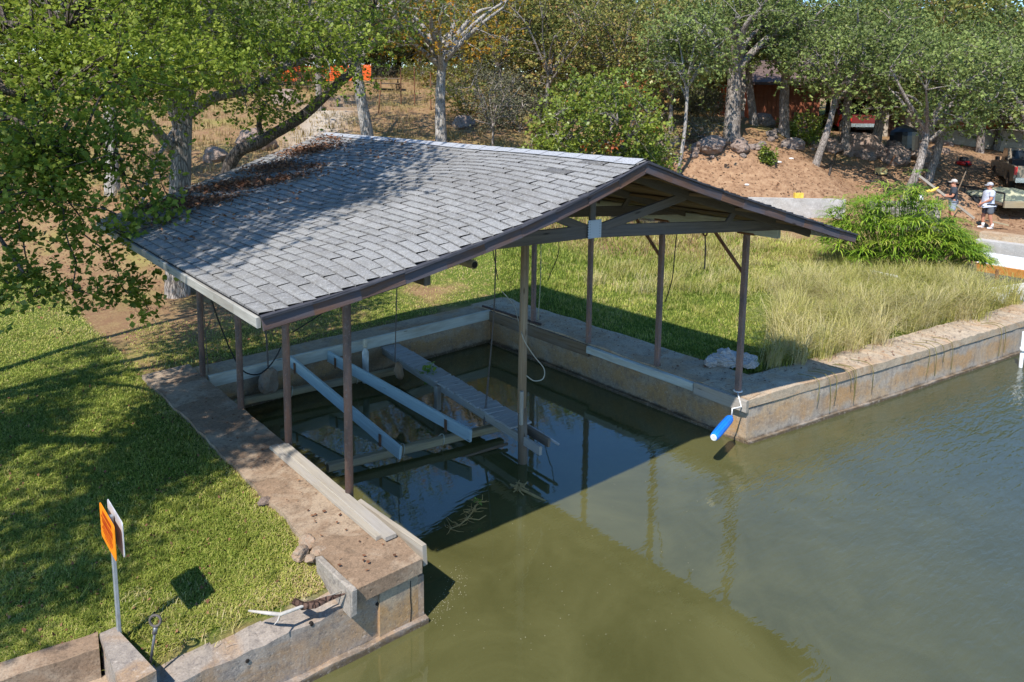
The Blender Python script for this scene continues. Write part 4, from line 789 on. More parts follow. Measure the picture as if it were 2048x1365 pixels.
# the oak overhanging from the left, trunk out of frame
b1 = np.array([-10.8, 6.2, 0.0])
limbs = [([(-10.6, 6.1, 3.6), (-8.4, 6.4, 4.9), (-6.6, 6.6, 4.9), (-4.9, 6.9, 4.4)], 0.16, 0.04), ([(-10.6, 6.2, 3.8), (-8.6, 7.6, 5.4), (-6.2, 8.4, 5.6), (-4.2, 8.6, 5.6)], 0.15, 0.04), ([(-10.7, 6.1, 3.9), (-9.8, 4, 5.8), (-8.8, 2.2, 6.8), (-7.4, 0.6, 7.2)], 0.18, 0.05),
         ([(-10.7, 6.2, 4.0), (-11.4, 4.0, 6.0), (-12.2, 1.8, 7.2)], 0.16, 0.05), ([(-10.7, 6.2, 4.1), (-8.8, 5.4, 7.0), (-6.0, 4.6, 8.2)], 0.15, 0.04), ([(-8.4, 6.4, 4.9), (-7.0, 5.2, 4.4), (-6.0, 4.6, 3.2), (-5.6, 4.4, 2.4)], 0.06, 0.015), ([(-6.6, 6.6, 4.9), (-5.4, 6.0, 4.2), (-4.6, 5.6, 3.6), (-4.0, 5.3, 3.3)], 0.05, 0.01)]
sp = []; SPK = []
for P, n in (([(60, 250, 9.6), (120, 380, 9.4), (180, 470, 9.3), (250, 560, 9.2), (300, 615, 9.2)], 16), ([(190, 300, 9.8), (280, 400, 9.6), (340, 450, 9.5), (395, 500, 9.4)], 13), ([(-10, 330, 8.8), (30, 440, 8.7), (60, 530, 8.6), (85, 590, 8.6)], 14), ([(80, 340, 9.1), (130, 460, 9.0), (160, 560, 9.0), (175, 610, 9)], 10),
             ([(-30, 420, 8.4), (0, 540, 8.3), (5, 630, 8.3)], 7), ([(250, 270, 10.5), (310, 330, 10.3), (345, 375, 10.2)], 7), ([(200, 420, 9.2), (260, 470, 9.2), (330, 540, 9.2)], 8)):
    SPK.append(len(sp))
    for t in np.linspace(0, 1, n):
        f = t*(len(P)-1); i = min(int(f), len(P)-2); q = np.array(P[i])+(np.array(P[i+1])-np.array(P[i]))*(f-i); sp.append(at(q[0]+rng.normal(0, 9), q[1]+rng.normal(0, 9), q[2]+rng.normal(0, 0.12)))
core = np.concatenate([slope((-80, 320), (-330, 130), 10.6, 0.0085, 1.2, 150), slope((-80, 280), (125, 320), 9.0, 0.0085, 1.0, 50), pix((270, 330), (120, 210), (10.5, 12), 8), pix((-60, 120), (280, 400), (8.6, 9.6), 14), slope((300, 460), (-300, 160), 11.4, 0.009, 1.2, 60)])
shade = ell((-12.3, 4.1, 6.9), (4.9, 5.0, 1.3), 800, 0.0); shade = shade[vnoise(shade[:, 0], shade[:, 1], 1.25, 33) > 0.09]; shade = np.repeat(shade, 2, 0)
shade = np.concatenate([shade, np.repeat(ell((-5.8, 2.9, 7.7), (2.2, 2.3, 0.8), 75), 2, 0), ell((-8.2, 1.5, 8.4), (1.2, 1.2, 0.7), 26)])
OVER = make_tree('overhanging_oak', 'live oak whose sunlit leafy branches hang in from the upper left edge', 'tree', b1, [b1-np.array([0, 0, 0.3]), b1, b1+np.array([0.1, 0, 2]), b1+np.array([0.1, 0, 4.1])], 0.36, limbs, np.concatenate([core, shade]), 280, (0.32, 0.32, 0.22), 0.068, 'oak', M_barkd)
for i0, i1 in zip(SPK, SPK[1:]+[len(sp)]):
    q = sp[i0:i1]; b = MB(); b.tube(q, [0.013-0.008*k/len(q) for k in range(len(q))], 5); o = b.build('hanging_spray', M_barkd, OVER)
    Vs = leaves(np.array(q), 78, (0.15, 0.15, 0.11), 0.075, 0.3, 6); quads('foliage', Vs, 4, rng.uniform(0.1, 1, len(Vs)), LM['oak'], o)
# leaning oak rising from behind the roof
p0 = onground(430, 19.5); P = [p0-np.array([0, 0, 0.3]), p0+np.array([0, 0, 0.1]), at(462, 325, 19.3), at(525, 282, 19.2), at(600, 236, 19.1), at(650, 192, 19), at(705, 142, 18.9)]
make_tree('leaning_oak', 'dark crooked oak trunk leaning far right above the rear of the roof', 'tree', p0, P, 0.2, [([at(527, 281, 19.2), at(518, 245, 19.1), at(530, 205, 19)], 0.09, 0.05), ([at(700, 146, 18.9), at(735, 60, 19.5), at(770, -60, 20)], 0.1, 0.03), ([at(660, 185, 19), at(640, 150, 19.3), at(600, 90, 19.6)], 0.06, 0.02)],
          np.concatenate([pix((640, 800), (-150, 110), (18, 21), 34), pix((500, 560), (190, 260), (18.4, 19.6), 7), pix((560, 700), (60, 140), (18.5, 20), 10)]), 150, (0.4, 0.4, 0.28), 0.09, 'oak', M_barkd, merge=True)
GT = 'trees on the slope behind the boathouse'
auto_tree('oak_tree', 'grey trunk oak at the left seen through the hanging leaf sprays', G(225, 390), 4.4, 0.27, (0.1, 0.2), (3.2, 3.2, 2.0), 60, 150, 0.11, 'olive', M_barkp, GT)
auto_tree('oak_tree', 'pale straight trunk standing just above the rear roof ridge, leaning slightly left', onground(738, 29.5), 4.1, 0.30, (-0.55, 0.1), (4.0, 4.0, 2.2), 80, 150, 0.11, 'olive', M_barkp, GT)
auto_tree('yellow_tree', 'pale trunked tree with yellow and orange autumn leaves above the middle of the roof', onground(882, 29.8), 3.7, 0.29, (0.15, 0.1), (3.4, 3.2, 1.9), 62, 85, 0.11, 'yellow', M_barkp, GT, nlimb=13, ch=1.25)
auto_tree('yellow_tree', 'small yellow olive tree at the top edge left of the orange one', onground(640, 36), 4.6, 0.2, (0, 0), (3.0, 3.0, 2.0), 50, 120, 0.12, 'mixed', M_bark, GT)
auto_tree('cedar_shrub', 'scraggly dark grey green shrub with thin stems right of the yellow tree', onground(985, 28.6), 1.2, 0.07, (0, 0), (1.3, 1.3, 1.5), 46, 110, 0.07, 'grey', M_bark, None, spread=(0.28, 0.28, 0.3), cat='shrub', ch=0.9, nlimb=9)
auto_tree('berry_tree', 'bushy bright green tree with red berries in front of the slope at the centre', onground(1190, 26.5), 1.5, 0.11, (0.1, 0), (2.9, 2.5, 1.95), 125, 150, 0.12, 'bright', M_bark, None, spread=(0.34, 0.34, 0.26), ch=1.4, nlimb=10)
auto_tree('berry_tree', 'lower bright green bush leaning out right of the large berry tree', onground(1270, 27), 1.0, 0.08, (0.1, 0), (1.2, 1.2, 1.0), 46, 150, 0.10, 'bright', M_bark, None, spread=(0.3, 0.3, 0.24), ch=0.8)
for u, dep, h, r, ln, cr, leaf, lb in ((1090, 36, 2.4, 0.15, (0.2, 0), (2.8, 2.8, 2.6), 'mixed', 'olive and brown tree behind the left side of the berry tree'), (1000, 38, 2.6, 0.14, (-0.1, 0), (2.4, 2.4, 2.6), 'mixed', 'thin tree of yellowing leaves behind the cedar shrub'), (1230, 37, 2.2, 0.13, (0.2, 0), (2.8, 2.8, 2.8), 'mixed', 'browning tree above the top of the berry tree'),
                               (1340, 36, 2.3, 0.14, (0.1, 0.1), (2.5, 2.5, 2.6), 'mixed', 'tree of brown and olive leaves left of the thick grey trunk'), (1358, 30.5, 4.2, 0.10, (0.4, 0.0), (1.8, 1.8, 1.6), 'olive', 'slender pale trunked tree right of the berry tree')):
    auto_tree('oak_tree', lb, onground(u, dep), h, r, ln, cr, 75, 130, 0.12, leaf, M_barkp if r < 0.11 else M_bark, GT, nlimb=9)
GR = 'live oaks in front of the red house'; rng = np.random.default_rng(11)
for u, dep, h, r, ln, cr, lb in ((1462, 35, 3.4, 0.50, (0.2, 0.1), (3.6, 3.6, 2.5), 'thick flared grey oak trunk at the left end of the red house'), (1505, 38, 3.6, 0.26, (-0.5, 0.3), (2.8, 2.8, 2.3), 'dark leaning oak trunk against the left red wall'), (1566, 37, 3.5, 0.33, (-0.15, 0), (3.2, 3.2, 2.4), 'straight oak trunk in front of the left red wall'),
                             (1634, 32.5, 3.0, 0.2, (0.9, -0.3), (2.4, 2.4, 1.8), 'slim oak leaning right at the edge of the dirt mound'), (1690, 36.5, 3.6, 0.28, (0.2, 0.1), (3.2, 3.2, 2.4), 'oak trunk in front of the parked red pickup'), (1748, 37, 2.3, 0.32, (0.3, -0.1), (3.4, 3.4, 2.5), 'forked oak right of the red pickup'),
                             (1812, 29.8, 3.3, 0.22, (0.75, -0.5), (3.0, 3.0, 2.0), 'pale leaning oak at the right end of the boulder pile'), (1862, 33.5, 3.1, 0.24, (0.7, -0.2), (3.2, 3.2, 2.0), 'grey oak close behind the pale leaning one'), (2075, 31, 2.6, 0.26, (0.1, 0.2), (3.6, 3.6, 2.4), 'oak at the right edge with low foliage over the tan pickup'), (1960, 40, 3.2, 0.25, (-0.2, 0), (3.4, 3.4, 2.4), 'oak before the right red wall of the house')):
    auto_tree('live_oak', lb, onground(u, dep), h+0.3, r, ln, cr, 70, 150, 0.125, 'olive', M_bark, GR, nlimb=9, spread=(0.48, 0.48, 0.3))
# low twisting branch foliage hanging in front of the right wall
# far trees on the hill
PROT = []
for k, (leaf, cr) in enumerate((('olive', (4.2, 4.2, 3.4)), ('mixed', (3.6, 3.6, 3.2)), ('olive', (5.0, 5.0, 3.2)))):
    t = auto_tree('hill_tree', 'x', (0, 0, 0), 2.6, 0.25, (0.2, 0.1), cr, 110, 120, 0.2, leaf, M_bark, 'far trees along the hilltop', nlimb=6, spread=(0.8, 0.8, 0.55)); PROT.append(t)
HILL_LABEL = ['olive green tree among the trees on the far hilltop', 'browning tree among the trees on the far hilltop', 'wide olive tree among the trees on the far hilltop']
used = [False]*3
spots = [(-150, 48), (60, 62), (180, 47), (330, 60), (430, 46), (560, 66), (690, 52), (800, 70), (930, 54), (1010, 48), (1060, 72), (1150, 47), (1180, 60), (1270, 50), (1330, 66), (1400, 48), (1480, 56), (1590, 58), (1700, 74), (1800, 66), (1900, 57), (2010, 60), (2120, 56), (1650, 54), (2250, 50), (2420, 48), (-330, 46), (-550, 50), (1530, 72), (870, 62), (720, 60), (770, 66), (840, 58), (900, 70), (960, 64), (1030, 60), (1100, 58), (640, 58), (500, 56), (400, 70), (250, 62), (130, 58), (0, 56), (-80, 66), (590, 78), (690, 80), (790, 84), (980, 82), (1090, 84), (1250, 78), (1370, 80), (1720, 62), (1780, 68), (1850, 64), (1960, 66), (2060, 64), (1740, 50), (1830, 52), (1930, 50), (2010, 53), (2090, 49), (1880, 44.5), (1990, 45), (2120, 43), (2210, 40), (1800, 47), (1450, 66), (1560, 64)]
for i, (u, dep) in enumerate(spots):
    k = [0, 1, 2, 0, 2][i % 5] if 900 > u or u > 1420 else [1, 0, 1][i % 3]; src = PROT[k]; p = onground(u, dep)
    if not used[k]: r_ = src; used[k] = True
    else:
        r_ = src.copy(); COL.objects.link(r_)
        for ch in list(src.children): c = ch.copy(); COL.objects.link(c); c.parent = r_
    r_.location = p-np.array([0, 0, 0.3]); r_.rotation_euler = (0, 0, i*1.9); s = 0.9+0.35*((i*37) % 10)/10; r_.scale = (s, s, s*(1.0+0.1*((i*13) % 5)/5)); r_['label'] = HILL_LABEL[k]
# ------------------------------------------------------------------ grass
def blades(base, h, lean, wid, seg2=True):
    n = len(base); a = rng.uniform(0, 2*math.pi, n); d = np.stack([np.cos(a), np.sin(a), np.zeros(n)], -1); s = np.stack([-np.sin(a), np.cos(a), np.zeros(n)], -1); ln = lean[:, None]; hh = h[:, None]; w = (wid if hasattr(wid, '__len__') else np.full(n, wid))[:, None]
    up = np.array([0, 0, 1.0]); p1 = base+up*hh*0.45+d*hh*ln*0.15; p2 = base+up*hh*(0.82-0.1*ln)+d*hh*ln*0.5; p3 = base+up*hh*(1.0-0.3*ln)+d*hh*ln*1.0
    return np.stack([base-s*w, base+s*w, p1+s*w*0.85, p1-s*w*0.85, p2+s*w*0.55, p2-s*w*0.55, p3], 1)
BF = [[0, 1, 2, 3], [3, 2, 4, 5], [5, 4, 6]]
M_lawn = leafmat('lawn_blades', [(0.0, (0.075, 0.12, 0.016)), (0.3, (0.20, 0.26, 0.03)), (0.55, (0.43, 0.45, 0.09)), (0.78, (0.58, 0.51, 0.17)), (1.0, (0.60, 0.43, 0.26))], 0.25, 0.6, 0.2)
M_tall = leafmat('tall_dry_grass', [(0.0, (0.14, 0.175, 0.024)), (0.35, (0.33, 0.345, 0.055)), (0.7, (0.56, 0.48, 0.16)), (1.0, (0.72, 0.60, 0.34))], 0.3, 0.6, 0.2)
M_straw = leafmat('straw_tufts', [(0.0, (0.24, 0.17, 0.06)), (0.5, (0.42, 0.30, 0.13)), (1.0, (0.5, 0.40, 0.22))], 0.3, 0.7, 0.15)
def ground_pts(n, us, vs):
    u = rng.uniform(*us, n); v = rng.uniform(*vs, n); r = CF[None]+CR[None]*((u-1024)/FPX)[:, None]+CU[None]*((PPY-v)/FPX)[:, None]
    t = -CAM[2]/r[:, 2]; P = CAM[None]+r*t[:, None]; P = P[(r[:, 2] < 0) & (t < 60)]; P[:, 2] = H(P[:, 0], P[:, 1]); return P
def dry(P): return vnoise(P[:, 0], P[:, 1], 0.9, 9)*0.7+vnoise(P[:, 0], P[:, 1], 2.7, 12)*0.7+vnoise(P[:, 0], P[:, 1], 8.5, 15)*0.6
P = ground_pts(440000, (-160, 1040), (440, 1420)); ok = (P[:, 2] > -0.3) & ~((P[:, 0] > -3.79+0.07*vnoise(P[:, 0], P[:, 1], 4.0, 50)) & (P[:, 1] < 6.95)) & ~((P[:, 0] > 2.2) & (P[:, 1] < 7.2)) & (rng.uniform(0, 1, len(P)) < lawn_mask(P[:, 0], P[:, 1], 0.25)*1.3)
ok &= ~((P[:, 1] < np.interp(P[:, 0], [-5.6, -4.4, -3.0], [0.53, 0.47, 0.39])+0.05*vnoise(P[:, 0], P[:, 1], 5.0, 51)) & (P[:, 0] > -5.8)) & ~((P[:, 0] < -5.45) & (P[:, 1] < 0.9-0.14*(P[:, 0]+5.8)))
P = P[ok]; dp = dl(P[:, 0], P[:, 1])[0]; edge = 1.2*np.exp(-np.maximum(P[:, 1]-0.35-0.08*np.abs(P[:, 0]+4.5), 0)/0.45)+np.exp(-np.maximum(-3.85-P[:, 0], 0)/0.3)*0.8
rn = np.clip(0.42+0.16*dry(P)+rng.normal(0, 0.17, len(P))+0.42*edge*rng.uniform(0, 1, len(P))+0.15*smooth01(7, 12, P[:, 1]), 0, 1)
V = blades(P, rng.uniform(0.018, 0.05, len(P))*(1+0.35*vnoise(P[:, 0], P[:, 1], 1.7, 14)+0.45*vnoise(P[:, 0], P[:, 1], 7.5, 18)), rng.uniform(0.4, 1.6, len(P)), 0.0034*(0.6+dp/10)); props(quads('lawn_grass', V, 7, rn, M_lawn, faces=BF), 'short green lawn grass left of the walkway', 'grass', kind='stuff')
P = ground_pts(150000, (1000, 2060), (455, 800)); keep = inpoly(P[:, 0], P[:, 1], [(3.66, 0.75), (3.7, 9), (6, 20), (13, 16), (16.5, 6), (15.5, 0.0), (14.5, -1.1), (11.2, -0.85), (8.5, -0.35), (6.9, 0.0)]); P = P[keep & (P[:, 2] > -0.2)]
dp = dl(P[:, 0], P[:, 1])[0]; rn = np.clip(0.36+0.42*dry(P)+rng.normal(0, 0.18, len(P))+0.25*smooth01(8, 14, P[:, 0]), 0, 1)
V = blades(P, rng.uniform(0.025, 0.07, len(P))*(1+smooth01(5, 12, P[:, 1]+P[:, 0]*0.4)*1.0), rng.uniform(0.3, 1.0, len(P)), 0.0045*(0.5+dp/14)); props(quads('bank_grass', V, 7, rn, M_lawn, faces=BF), 'mixed green and dry grass on the bank right of the boathouse', 'grass', kind='stuff')
tuft = []; hh = []; rr = []
def add_tufts(n, us, vs, hr, per, sg, r0, mask=None):
    C = ground_pts(n, us, vs)
    for c in C:
        if c[2] < -0.3 or inpoly(np.array([c[0]]), np.array([c[1]]), LAKE)[0] or (mask is not None and not mask(c)): continue
        k = int(per*rng.uniform(0.6, 1.4)); q = c+rng.normal(0, sg, (k, 3))*np.array([1, 1, 0]); tuft.append(q); hh.append(rng.uniform(hr[0], hr[1])*rng.uniform(0.55, 1.1, k)); rr.append(np.clip(r0+0.25*float(vnoise(c[0:1], c[1:2], 1.1, 40)[0])+rng.normal(0, 0.12)+rng.normal(0, 0.17, k), 0, 1))
add_tufts(190, (-40, 560), (560, 1290), (0.05, 0.12), 26, 0.035, 0.05, lambda c: c[0] < -3.95 and c[1] > 0.75); add_tufts(60, (230, 700), (1150, 1300), (0.03, 0.08), 30, 0.06, 0.7, lambda c: c[0] < -3.95 and c[1] > 0.45)
qm = lambda c: c[1] > np.interp(c[0], [q[0] for q in QUAY], [q[1] for q in QUAY])+0.62
add_tufts(230, (1540, 2040), (585, 735), (0.5, 1.05), 100, 0.08, 0.74, qm); add_tufts(380, (1180, 1800), (450, 585), (0.12, 0.46), 42, 0.12, 0.68); add_tufts(150, (1640, 1960), (520, 640), (0.5, 0.9), 80, 0.1, 0.62)
add_tufts(26, (1500, 1680), (700, 765), (0.25, 0.55), 60, 0.05, 0.2, qm); add_tufts(120, (1080, 1500), (480, 640), (0.08, 0.2), 34, 0.12, 0.4, lambda c: c[0] > 4.6)
P = np.concatenate(tuft); h_ = np.concatenate(hh); V = blades(P, h_, rng.uniform(0.3, 1.35, len(P)), 0.0042)
V[:, :, 0] += 0.22*(V[:, :, 2]-P[:, None, 2])          # wind lean
props(quads('tall_grass', V, 7, np.concatenate(rr), M_tall, faces=BF), 'long arching yellow green grass spilling over the right quay', 'grass', kind='stuff')
# stems trailing over the quay face
b = MB()
for u, v in ((1573, 770), (1595, 765), (1612, 762), (1688, 770), (1700, 768), (1716, 770), (1745, 760), (1830, 720), (1840, 716), (1856, 712), (1872, 706), (1980, 680), (2000, 680)):
    p = on(u, v-28, 2, 0.02); f = on(u+rng.uniform(-4, 8), v+rng.uniform(20, 70), 2, -0.5); yq = np.interp(p[0], [q[0] for q in QUAY], [q[1] for q in QUAY]); e = np.array([p[0]+rng.uniform(-0.05, 0.15), yq-0.07, rng.uniform(-0.6, -0.3)])
    b.tube(curve([np.array([p[0], yq+0.3, 0.03]), np.array([p[0], yq-0.06, 0.02]), e], 4), 0.006, 4)
props(b.build('trailing_stems', sm('dry_stems', (0.2, 0.17, 0.06), 0.9)), 'dry runner stems trailing over the face of the right seawall', 'grass', kind='stuff')
pts = []; hs = []
u = rng.uniform(-60, 1420, 5200); v = rng.uniform(120, 420, 5200)
D = rng.uniform(21, 52, 5200)
for k in range(5200):
    p = onground(u[k], D[k]); tt_ = (u[k]-1024)/FPX
    if tt_ > 0.14 and D[k] < 34 and D[k] > 25: continue
    if lawn_mask(p[0:1], p[1:2])[0] > 0.5: continue
    m = 9; pts.append(p+rng.normal(0, 0.1, (m, 3))*np.array([1, 1, 0])); hs.append(rng.uniform(0.1, 0.38)*rng.uniform(0.6, 1.1, m))
P = np.concatenate(pts); V = blades(P, np.concatenate(hs), rng.uniform(0.2, 0.9, len(P)), 0.011); props(quads('dry_grass', V, 7, rng.uniform(0, 1, len(P)), M_straw, faces=BF), 'dry straw coloured grass on the slope behind the boathouse', 'grass', kind='stuff')
# fallen leaf scatter under trees
pts = np.array([onground(rng.uniform(1300, 2080), rng.uniform(27, 46)) for _ in range(9000)]+[onground(rng.uniform(-50, 560), rng.uniform(15, 28)) for _ in range(5000)]+[p for p in ground_pts(900, (-60, 700), (520, 1300)) if p[2] > -0.3 and (p[0] < -3.9 or p[1] > 7)])
V = leaves(pts, 1, (0.02, 0.02, 0.0), 0.1, 0.0, 1); far_ = np.clip(dl(pts[:, 0], pts[:, 1])[0]/26, 0.35, 1)[:, None, None]; V = V[:, :1]+(V-V[:, :1])*far_; V[:, :, 2] = pts[:, None, 2]+0.02+np.abs(rng.normal(0, 0.02, V.shape[:2])); props(quads('fallen_leaves', V, 4, rng.uniform(0, 1, len(V)), M_dead), 'fallen brown leaves scattered on the ground under the oaks', 'leaf litter', kind='stuff')
# brush on the slope
BRUSH_FAR = [(u, 57+((u*7) % 13)) for u in range(380, 1460, 34)]
BR = [auto_tree('brush_shrub', 'x', (0, 0, 0), 0.25, 0.05, (0, 0), (1.3, 1.3, 0.8), 34, 90, 0.10, lf, M_bark, 'brush on the dry slope', spread=(0.3, 0.3, 0.25), cat='shrub', ch=0.7, nlimb=8) for lf in ('grey', 'mixed')]
BL = ['grey green brush shrub on the dry slope', 'yellowing brush shrub on the dry slope']; ub = [False, False]
for i, (u, dep) in enumerate([(905, 41), (940, 36), (1040, 33), (1300, 31.5), (1330, 39), (1380, 41), (1420, 38), (830, 50), (770, 52), (700, 54), (620, 44), (520, 42), (460, 48), (930, 48), (1020, 44), (1110, 42), (1200, 44), (1290, 45), (150, 44), (60, 40), (590, 52), (870, 46), (975, 54), (1160, 52)]+BRUSH_FAR):
    k = i % 2; src = BR[k]
    if not ub[k]: r_ = src; ub[k] = True
    else:
        r_ = src.copy(); COL.objects.link(r_)
        for ch in list(src.children): c = ch.copy(); COL.objects.link(c); c.parent = r_
    r_.location = onground(u, dep)-np.array([0, 0, 0.1]); r_.rotation_euler = (0, 0, i*2.3); s_ = (0.7+0.6*((i*29) % 10)/10)*(1 if i < 24 else 1.9); r_.scale = (s_, s_, s_*(0.8+0.05*(i % 7))); r_['label'] = BL[k]
# bits of leaf and grass lying on the concrete tops
q_ = np.concatenate([np.stack([rng.uniform(3.0, 3.85, 420), rng.uniform(0.1, 6.8, 420), np.full(420, 0.022)], -1), np.stack([rng.uniform(-3.78, -3.12, 150), rng.uniform(0.1, 6.9, 150), np.full(150, 0.018)], -1), np.stack([rng.uniform(3.6, 12, 420), rng.uniform(0.1, 0.65, 420)**1.0, np.full(420, 0.022)], -1)])
q_[570:, 1] += np.interp(q_[570:, 0], [a[0] for a in QUAY], [a[1] for a in QUAY])
V = leaves(q_, 1, (0.02, 0.02, 0), 0.042, 0.0, 1); V[:, :, 2] = q_[:, None, 2]+np.abs(rng.normal(0, 0.006, V.shape[:2])); props(quads('leaf_bits', V, 4, rng.uniform(0, 1, len(V)), M_dead), 'small dry leaf bits scattered over the concrete wall tops', 'leaf litter', kind='stuff')
# ------------------------------------------------------------------ umbrella papyrus
M_pap = leafmat('papyrus_blades', [(0.0, (0.06, 0.13, 0.012)), (0.4, (0.22, 0.36, 0.025)), (0.75, (0.44, 0.55, 0.06)), (1.0, (0.65, 0.62, 0.13))], 0.3, 0.4, 0.4)
pc = on(1800, 535, 2, 0.0); pr = Fh*1.0; pp = thing('papyrus_clump', 'large bright green umbrella papyrus clump beside the far quay', 'plant', pc)
heads = []; b = MB()
while len(heads) < 360:
    a = rng.uniform(0, 6.283); k = math.sqrt(rng.uniform(0, 1)); lat_, dep_ = 2.3*k*math.cos(a), 1.5*k*math.sin(a); hgt = (0.4+1.9*math.sqrt(max(0, 1-k*k*0.98)))*rng.uniform(0.5, 1.06)*(1+0.10*math.sin(a*3+1)+0.08*math.sin(a*7+k*9))
    hgt *= 1-0.31*max(0, lat_-0.2)
    q = pc+np.array([Rh[0]*lat_+Fh[0]*dep_, Rh[1]*lat_+Fh[1]*dep_, hgt]); heads.append(q); f = pc+(q-pc)*np.array([0.5, 0.5, 0]); b.tube([f, f+(q-f)*0.6+np.array([0, 0, 0.15]), q], [0.009, 0.008, 0.006], 4)
b.build('stems', M_sprig, pp); V = []; rn = []
for q in heads:
    out = (q-pc)*np.array([1, 1, 0])/2.2; n = rng.integers(15, 22); tone = rng.normal(0.5, 0.16); L_ = rng.uniform(0.34, 0.58)
    for k in range(n):
        a = 6.283*k/n+rng.normal(0, 0.15); d = np.array([math.cos(a), math.sin(a), rng.uniform(0.0, 0.6)])+out*0.5; d /= np.linalg.norm(d); s = np.cross(d, (0, 0, 1)); s /= np.linalg.norm(s)+1e-9; L1 = L_*rng.uniform(0.8, 1.15); w = 0.014
        p1 = q+d*L1*0.5; p2 = q+d*L1*0.85-np.array([0, 0, L1*0.14]); p3 = q+d*L1*1.0-np.array([0, 0, L1*0.34]); V.append([q-s*w*0.6, q+s*w*0.6, p1+s*w, p1-s*w, p2+s*w*0.7, p2-s*w*0.7, p3]); rn.append(np.clip(tone+rng.normal(0, 0.13), 0, 1))
quads('umbels', np.array(V), 7, np.array(rn), M_pap, pp, faces=BF)
# small shrubs
auto_tree('green_bush', 'low leafy green bush in front of the left red wall', onground(1602, 37.5), 0.2, 0.05, (0, 0), (1.1, 1.0, 0.65), 30, 110, 0.11, 'bright', M_bark, None, spread=(0.25, 0.25, 0.2), cat='shrub', ch=0.4, nlimb=5)
auto_tree('weed_clump', 'small green weed clump growing on top of the dirt mound', G(1532, 328, 25), 0.08, 0.02, (0, 0), (0.28, 0.28, 0.3), 12, 90, 0.11, 'bright', M_bark, None, spread=(0.12, 0.12, 0.12), cat='weed', ch=0.22, nlimb=4)
auto_tree('twiggy_bush', 'grey twiggy bush below the boulders left of the mound', onground(1405, 34), 0.2, 0.04, (0, 0), (1.2, 0.9, 0.5), 26, 80, 0.08, 'grey', M_bark, None, spread=(0.3, 0.3, 0.2), cat='shrub', ch=0.35, nlimb=8)
auto_tree('twiggy_bush', 'thin bare bush at the foot of the berry tree behind the roof ridge', onground(1080, 27.5), 0.2, 0.04, (0, 0), (0.8, 0.8, 0.6), 14, 30, 0.07, 'grey', M_bark, None, spread=(0.3, 0.3, 0.25), cat='shrub', ch=0.4, nlimb=12)
# ------------------------------------------------------------------ construction side: walls, boulders, house, vehicles, people
HANG = math.atan2(Rh[1], Rh[0])
def xf(b, origin, rz):
    c, s = math.cos(rz), math.sin(rz); o = np.array(origin, float)
    b.v = [(o[0]+x*c-y*s, o[1]+x*s+y*c, o[2]+z) for x, y, z in b.v]; return b
def LD(lat, dep): return np.array([CAM[0]+Rh[0]*lat+Fh[0]*dep, CAM[1]+Rh[1]*lat+Fh[1]*dep, 0.0])
# new retaining wall in front of the dirt mound
b = MB(); P0, P1 = LD(5.5, 28.6), LD(13.0, 28.1); nrm = np.array([0, 0]); rough_strip(b, [tuple(P0[:2]), tuple(P1[:2])], -0.3, 0.86, 0.25, 8, 0.008); props(b.build('retaining_wall', M_new, loc=P0), 'pale new concrete retaining wall in front of the orange dirt mound', 'retaining wall', 'retaining walls at the dirt mound')
b = MB(); P0, P1 = LD(13.2, 26.6), LD(15.55, 26.1); rough_strip(b, [tuple(P0[:2]), tuple(P1[:2])], -0.3, 0.98, 0.6, 8, 0.015); props(b.build('retaining_wall', concrete('streaky_concrete', (0.42, 0.37, 0.32), (0.3, 0.25, 0.21), (0.12, 0.11, 0.10), 1.2, None, 0.9), loc=P0), 'streaked grey concrete wall block in front of the man in the dark shirt', 'retaining wall', 'retaining walls at the dirt mound')
M_yel = sm('yellow_plastic', (0.75, 0.5, 0.08), 0.5); M_red = sm('red_paint', (0.62, 0.02, 0.015), 0.35, 0.5); M_blackp = sm('black_plastic', (0.025, 0.025, 0.028), 0.5)
t = thing('tool_case', 'small yellow tool case standing on the pale retaining wall', 'tool case', LD(11.25, 28.4)+np.array([0, 0, 0.87])); b = MB(); b.box((-0.17, -0.08, 0), (0.17, 0.08, 0.2)); xf(b, ORG[t], HANG); b.build('case', M_yel, t, bevel=0.02); b = MB(); b.tube([(-0.08, 0, 0.2), (-0.07, 0, 0.27), (0.07, 0, 0.27), (0.08, 0, 0.2)], 0.014, 6); xf(b, ORG[t], HANG); b.build('handle', M_blackp, t)
p = at(1860, 381, 26.7); b = MB(); b.tube([p+np.array([0, 0, -0.05]), p+Rh[0]*0+np.array([Rh[0]*0.15, Rh[1]*0.15, 0.02]), p+np.array([Rh[0]*0.3, Rh[1]*0.3, 0.12])], [0.03, 0.055, 0.02], 8); b.tube([p+np.array([Rh[0]*-0.12, Rh[1]*-0.12, -0.05]), p], [0.05, 0.04], 8); props(b.build('cordless_tool', M_yel, loc=p), 'yellow power tool lying on the streaked concrete wall', 'tool')
p = LD(15.0, 26.5)+np.array([0, 0, 0.985]); b = MB(); b.tube([p, p+np.array([0, 0, 0.26]), p+np.array([0, 0, 0.3])], [0.075, 0.085, 0.06], 12); props(b.build('white_jug', sm('white_jug', (0.8, 0.8, 0.8), 0.4), loc=p, smooth=True), 'white jug on the end of the streaked concrete wall', 'jug')
b = MB(); b.beam(at(1838, 352, 28.0), tuple(onground(1962, 27.3)+np.array([0, 0, 0.35])), 0.09, 0.09, seg=4); props(b.build('timber_post', M_board, loc=at(1838, 352, 28)), 'long grey timber slanting down from the small dirt heap past the dark shirted man', 'timber')
b = MB(); b.beam(tuple(onground(1978, 27.6)+np.array([0, 0, 0.3])), tuple(on(2017, 451, 2, 0.05)), 0.14, 0.05, seg=4); props(b.build('plank', M_beamy, loc=on(2017, 451, 2, 0)), 'fresh yellow plank on the ground behind the man in the light shirt', 'plank')
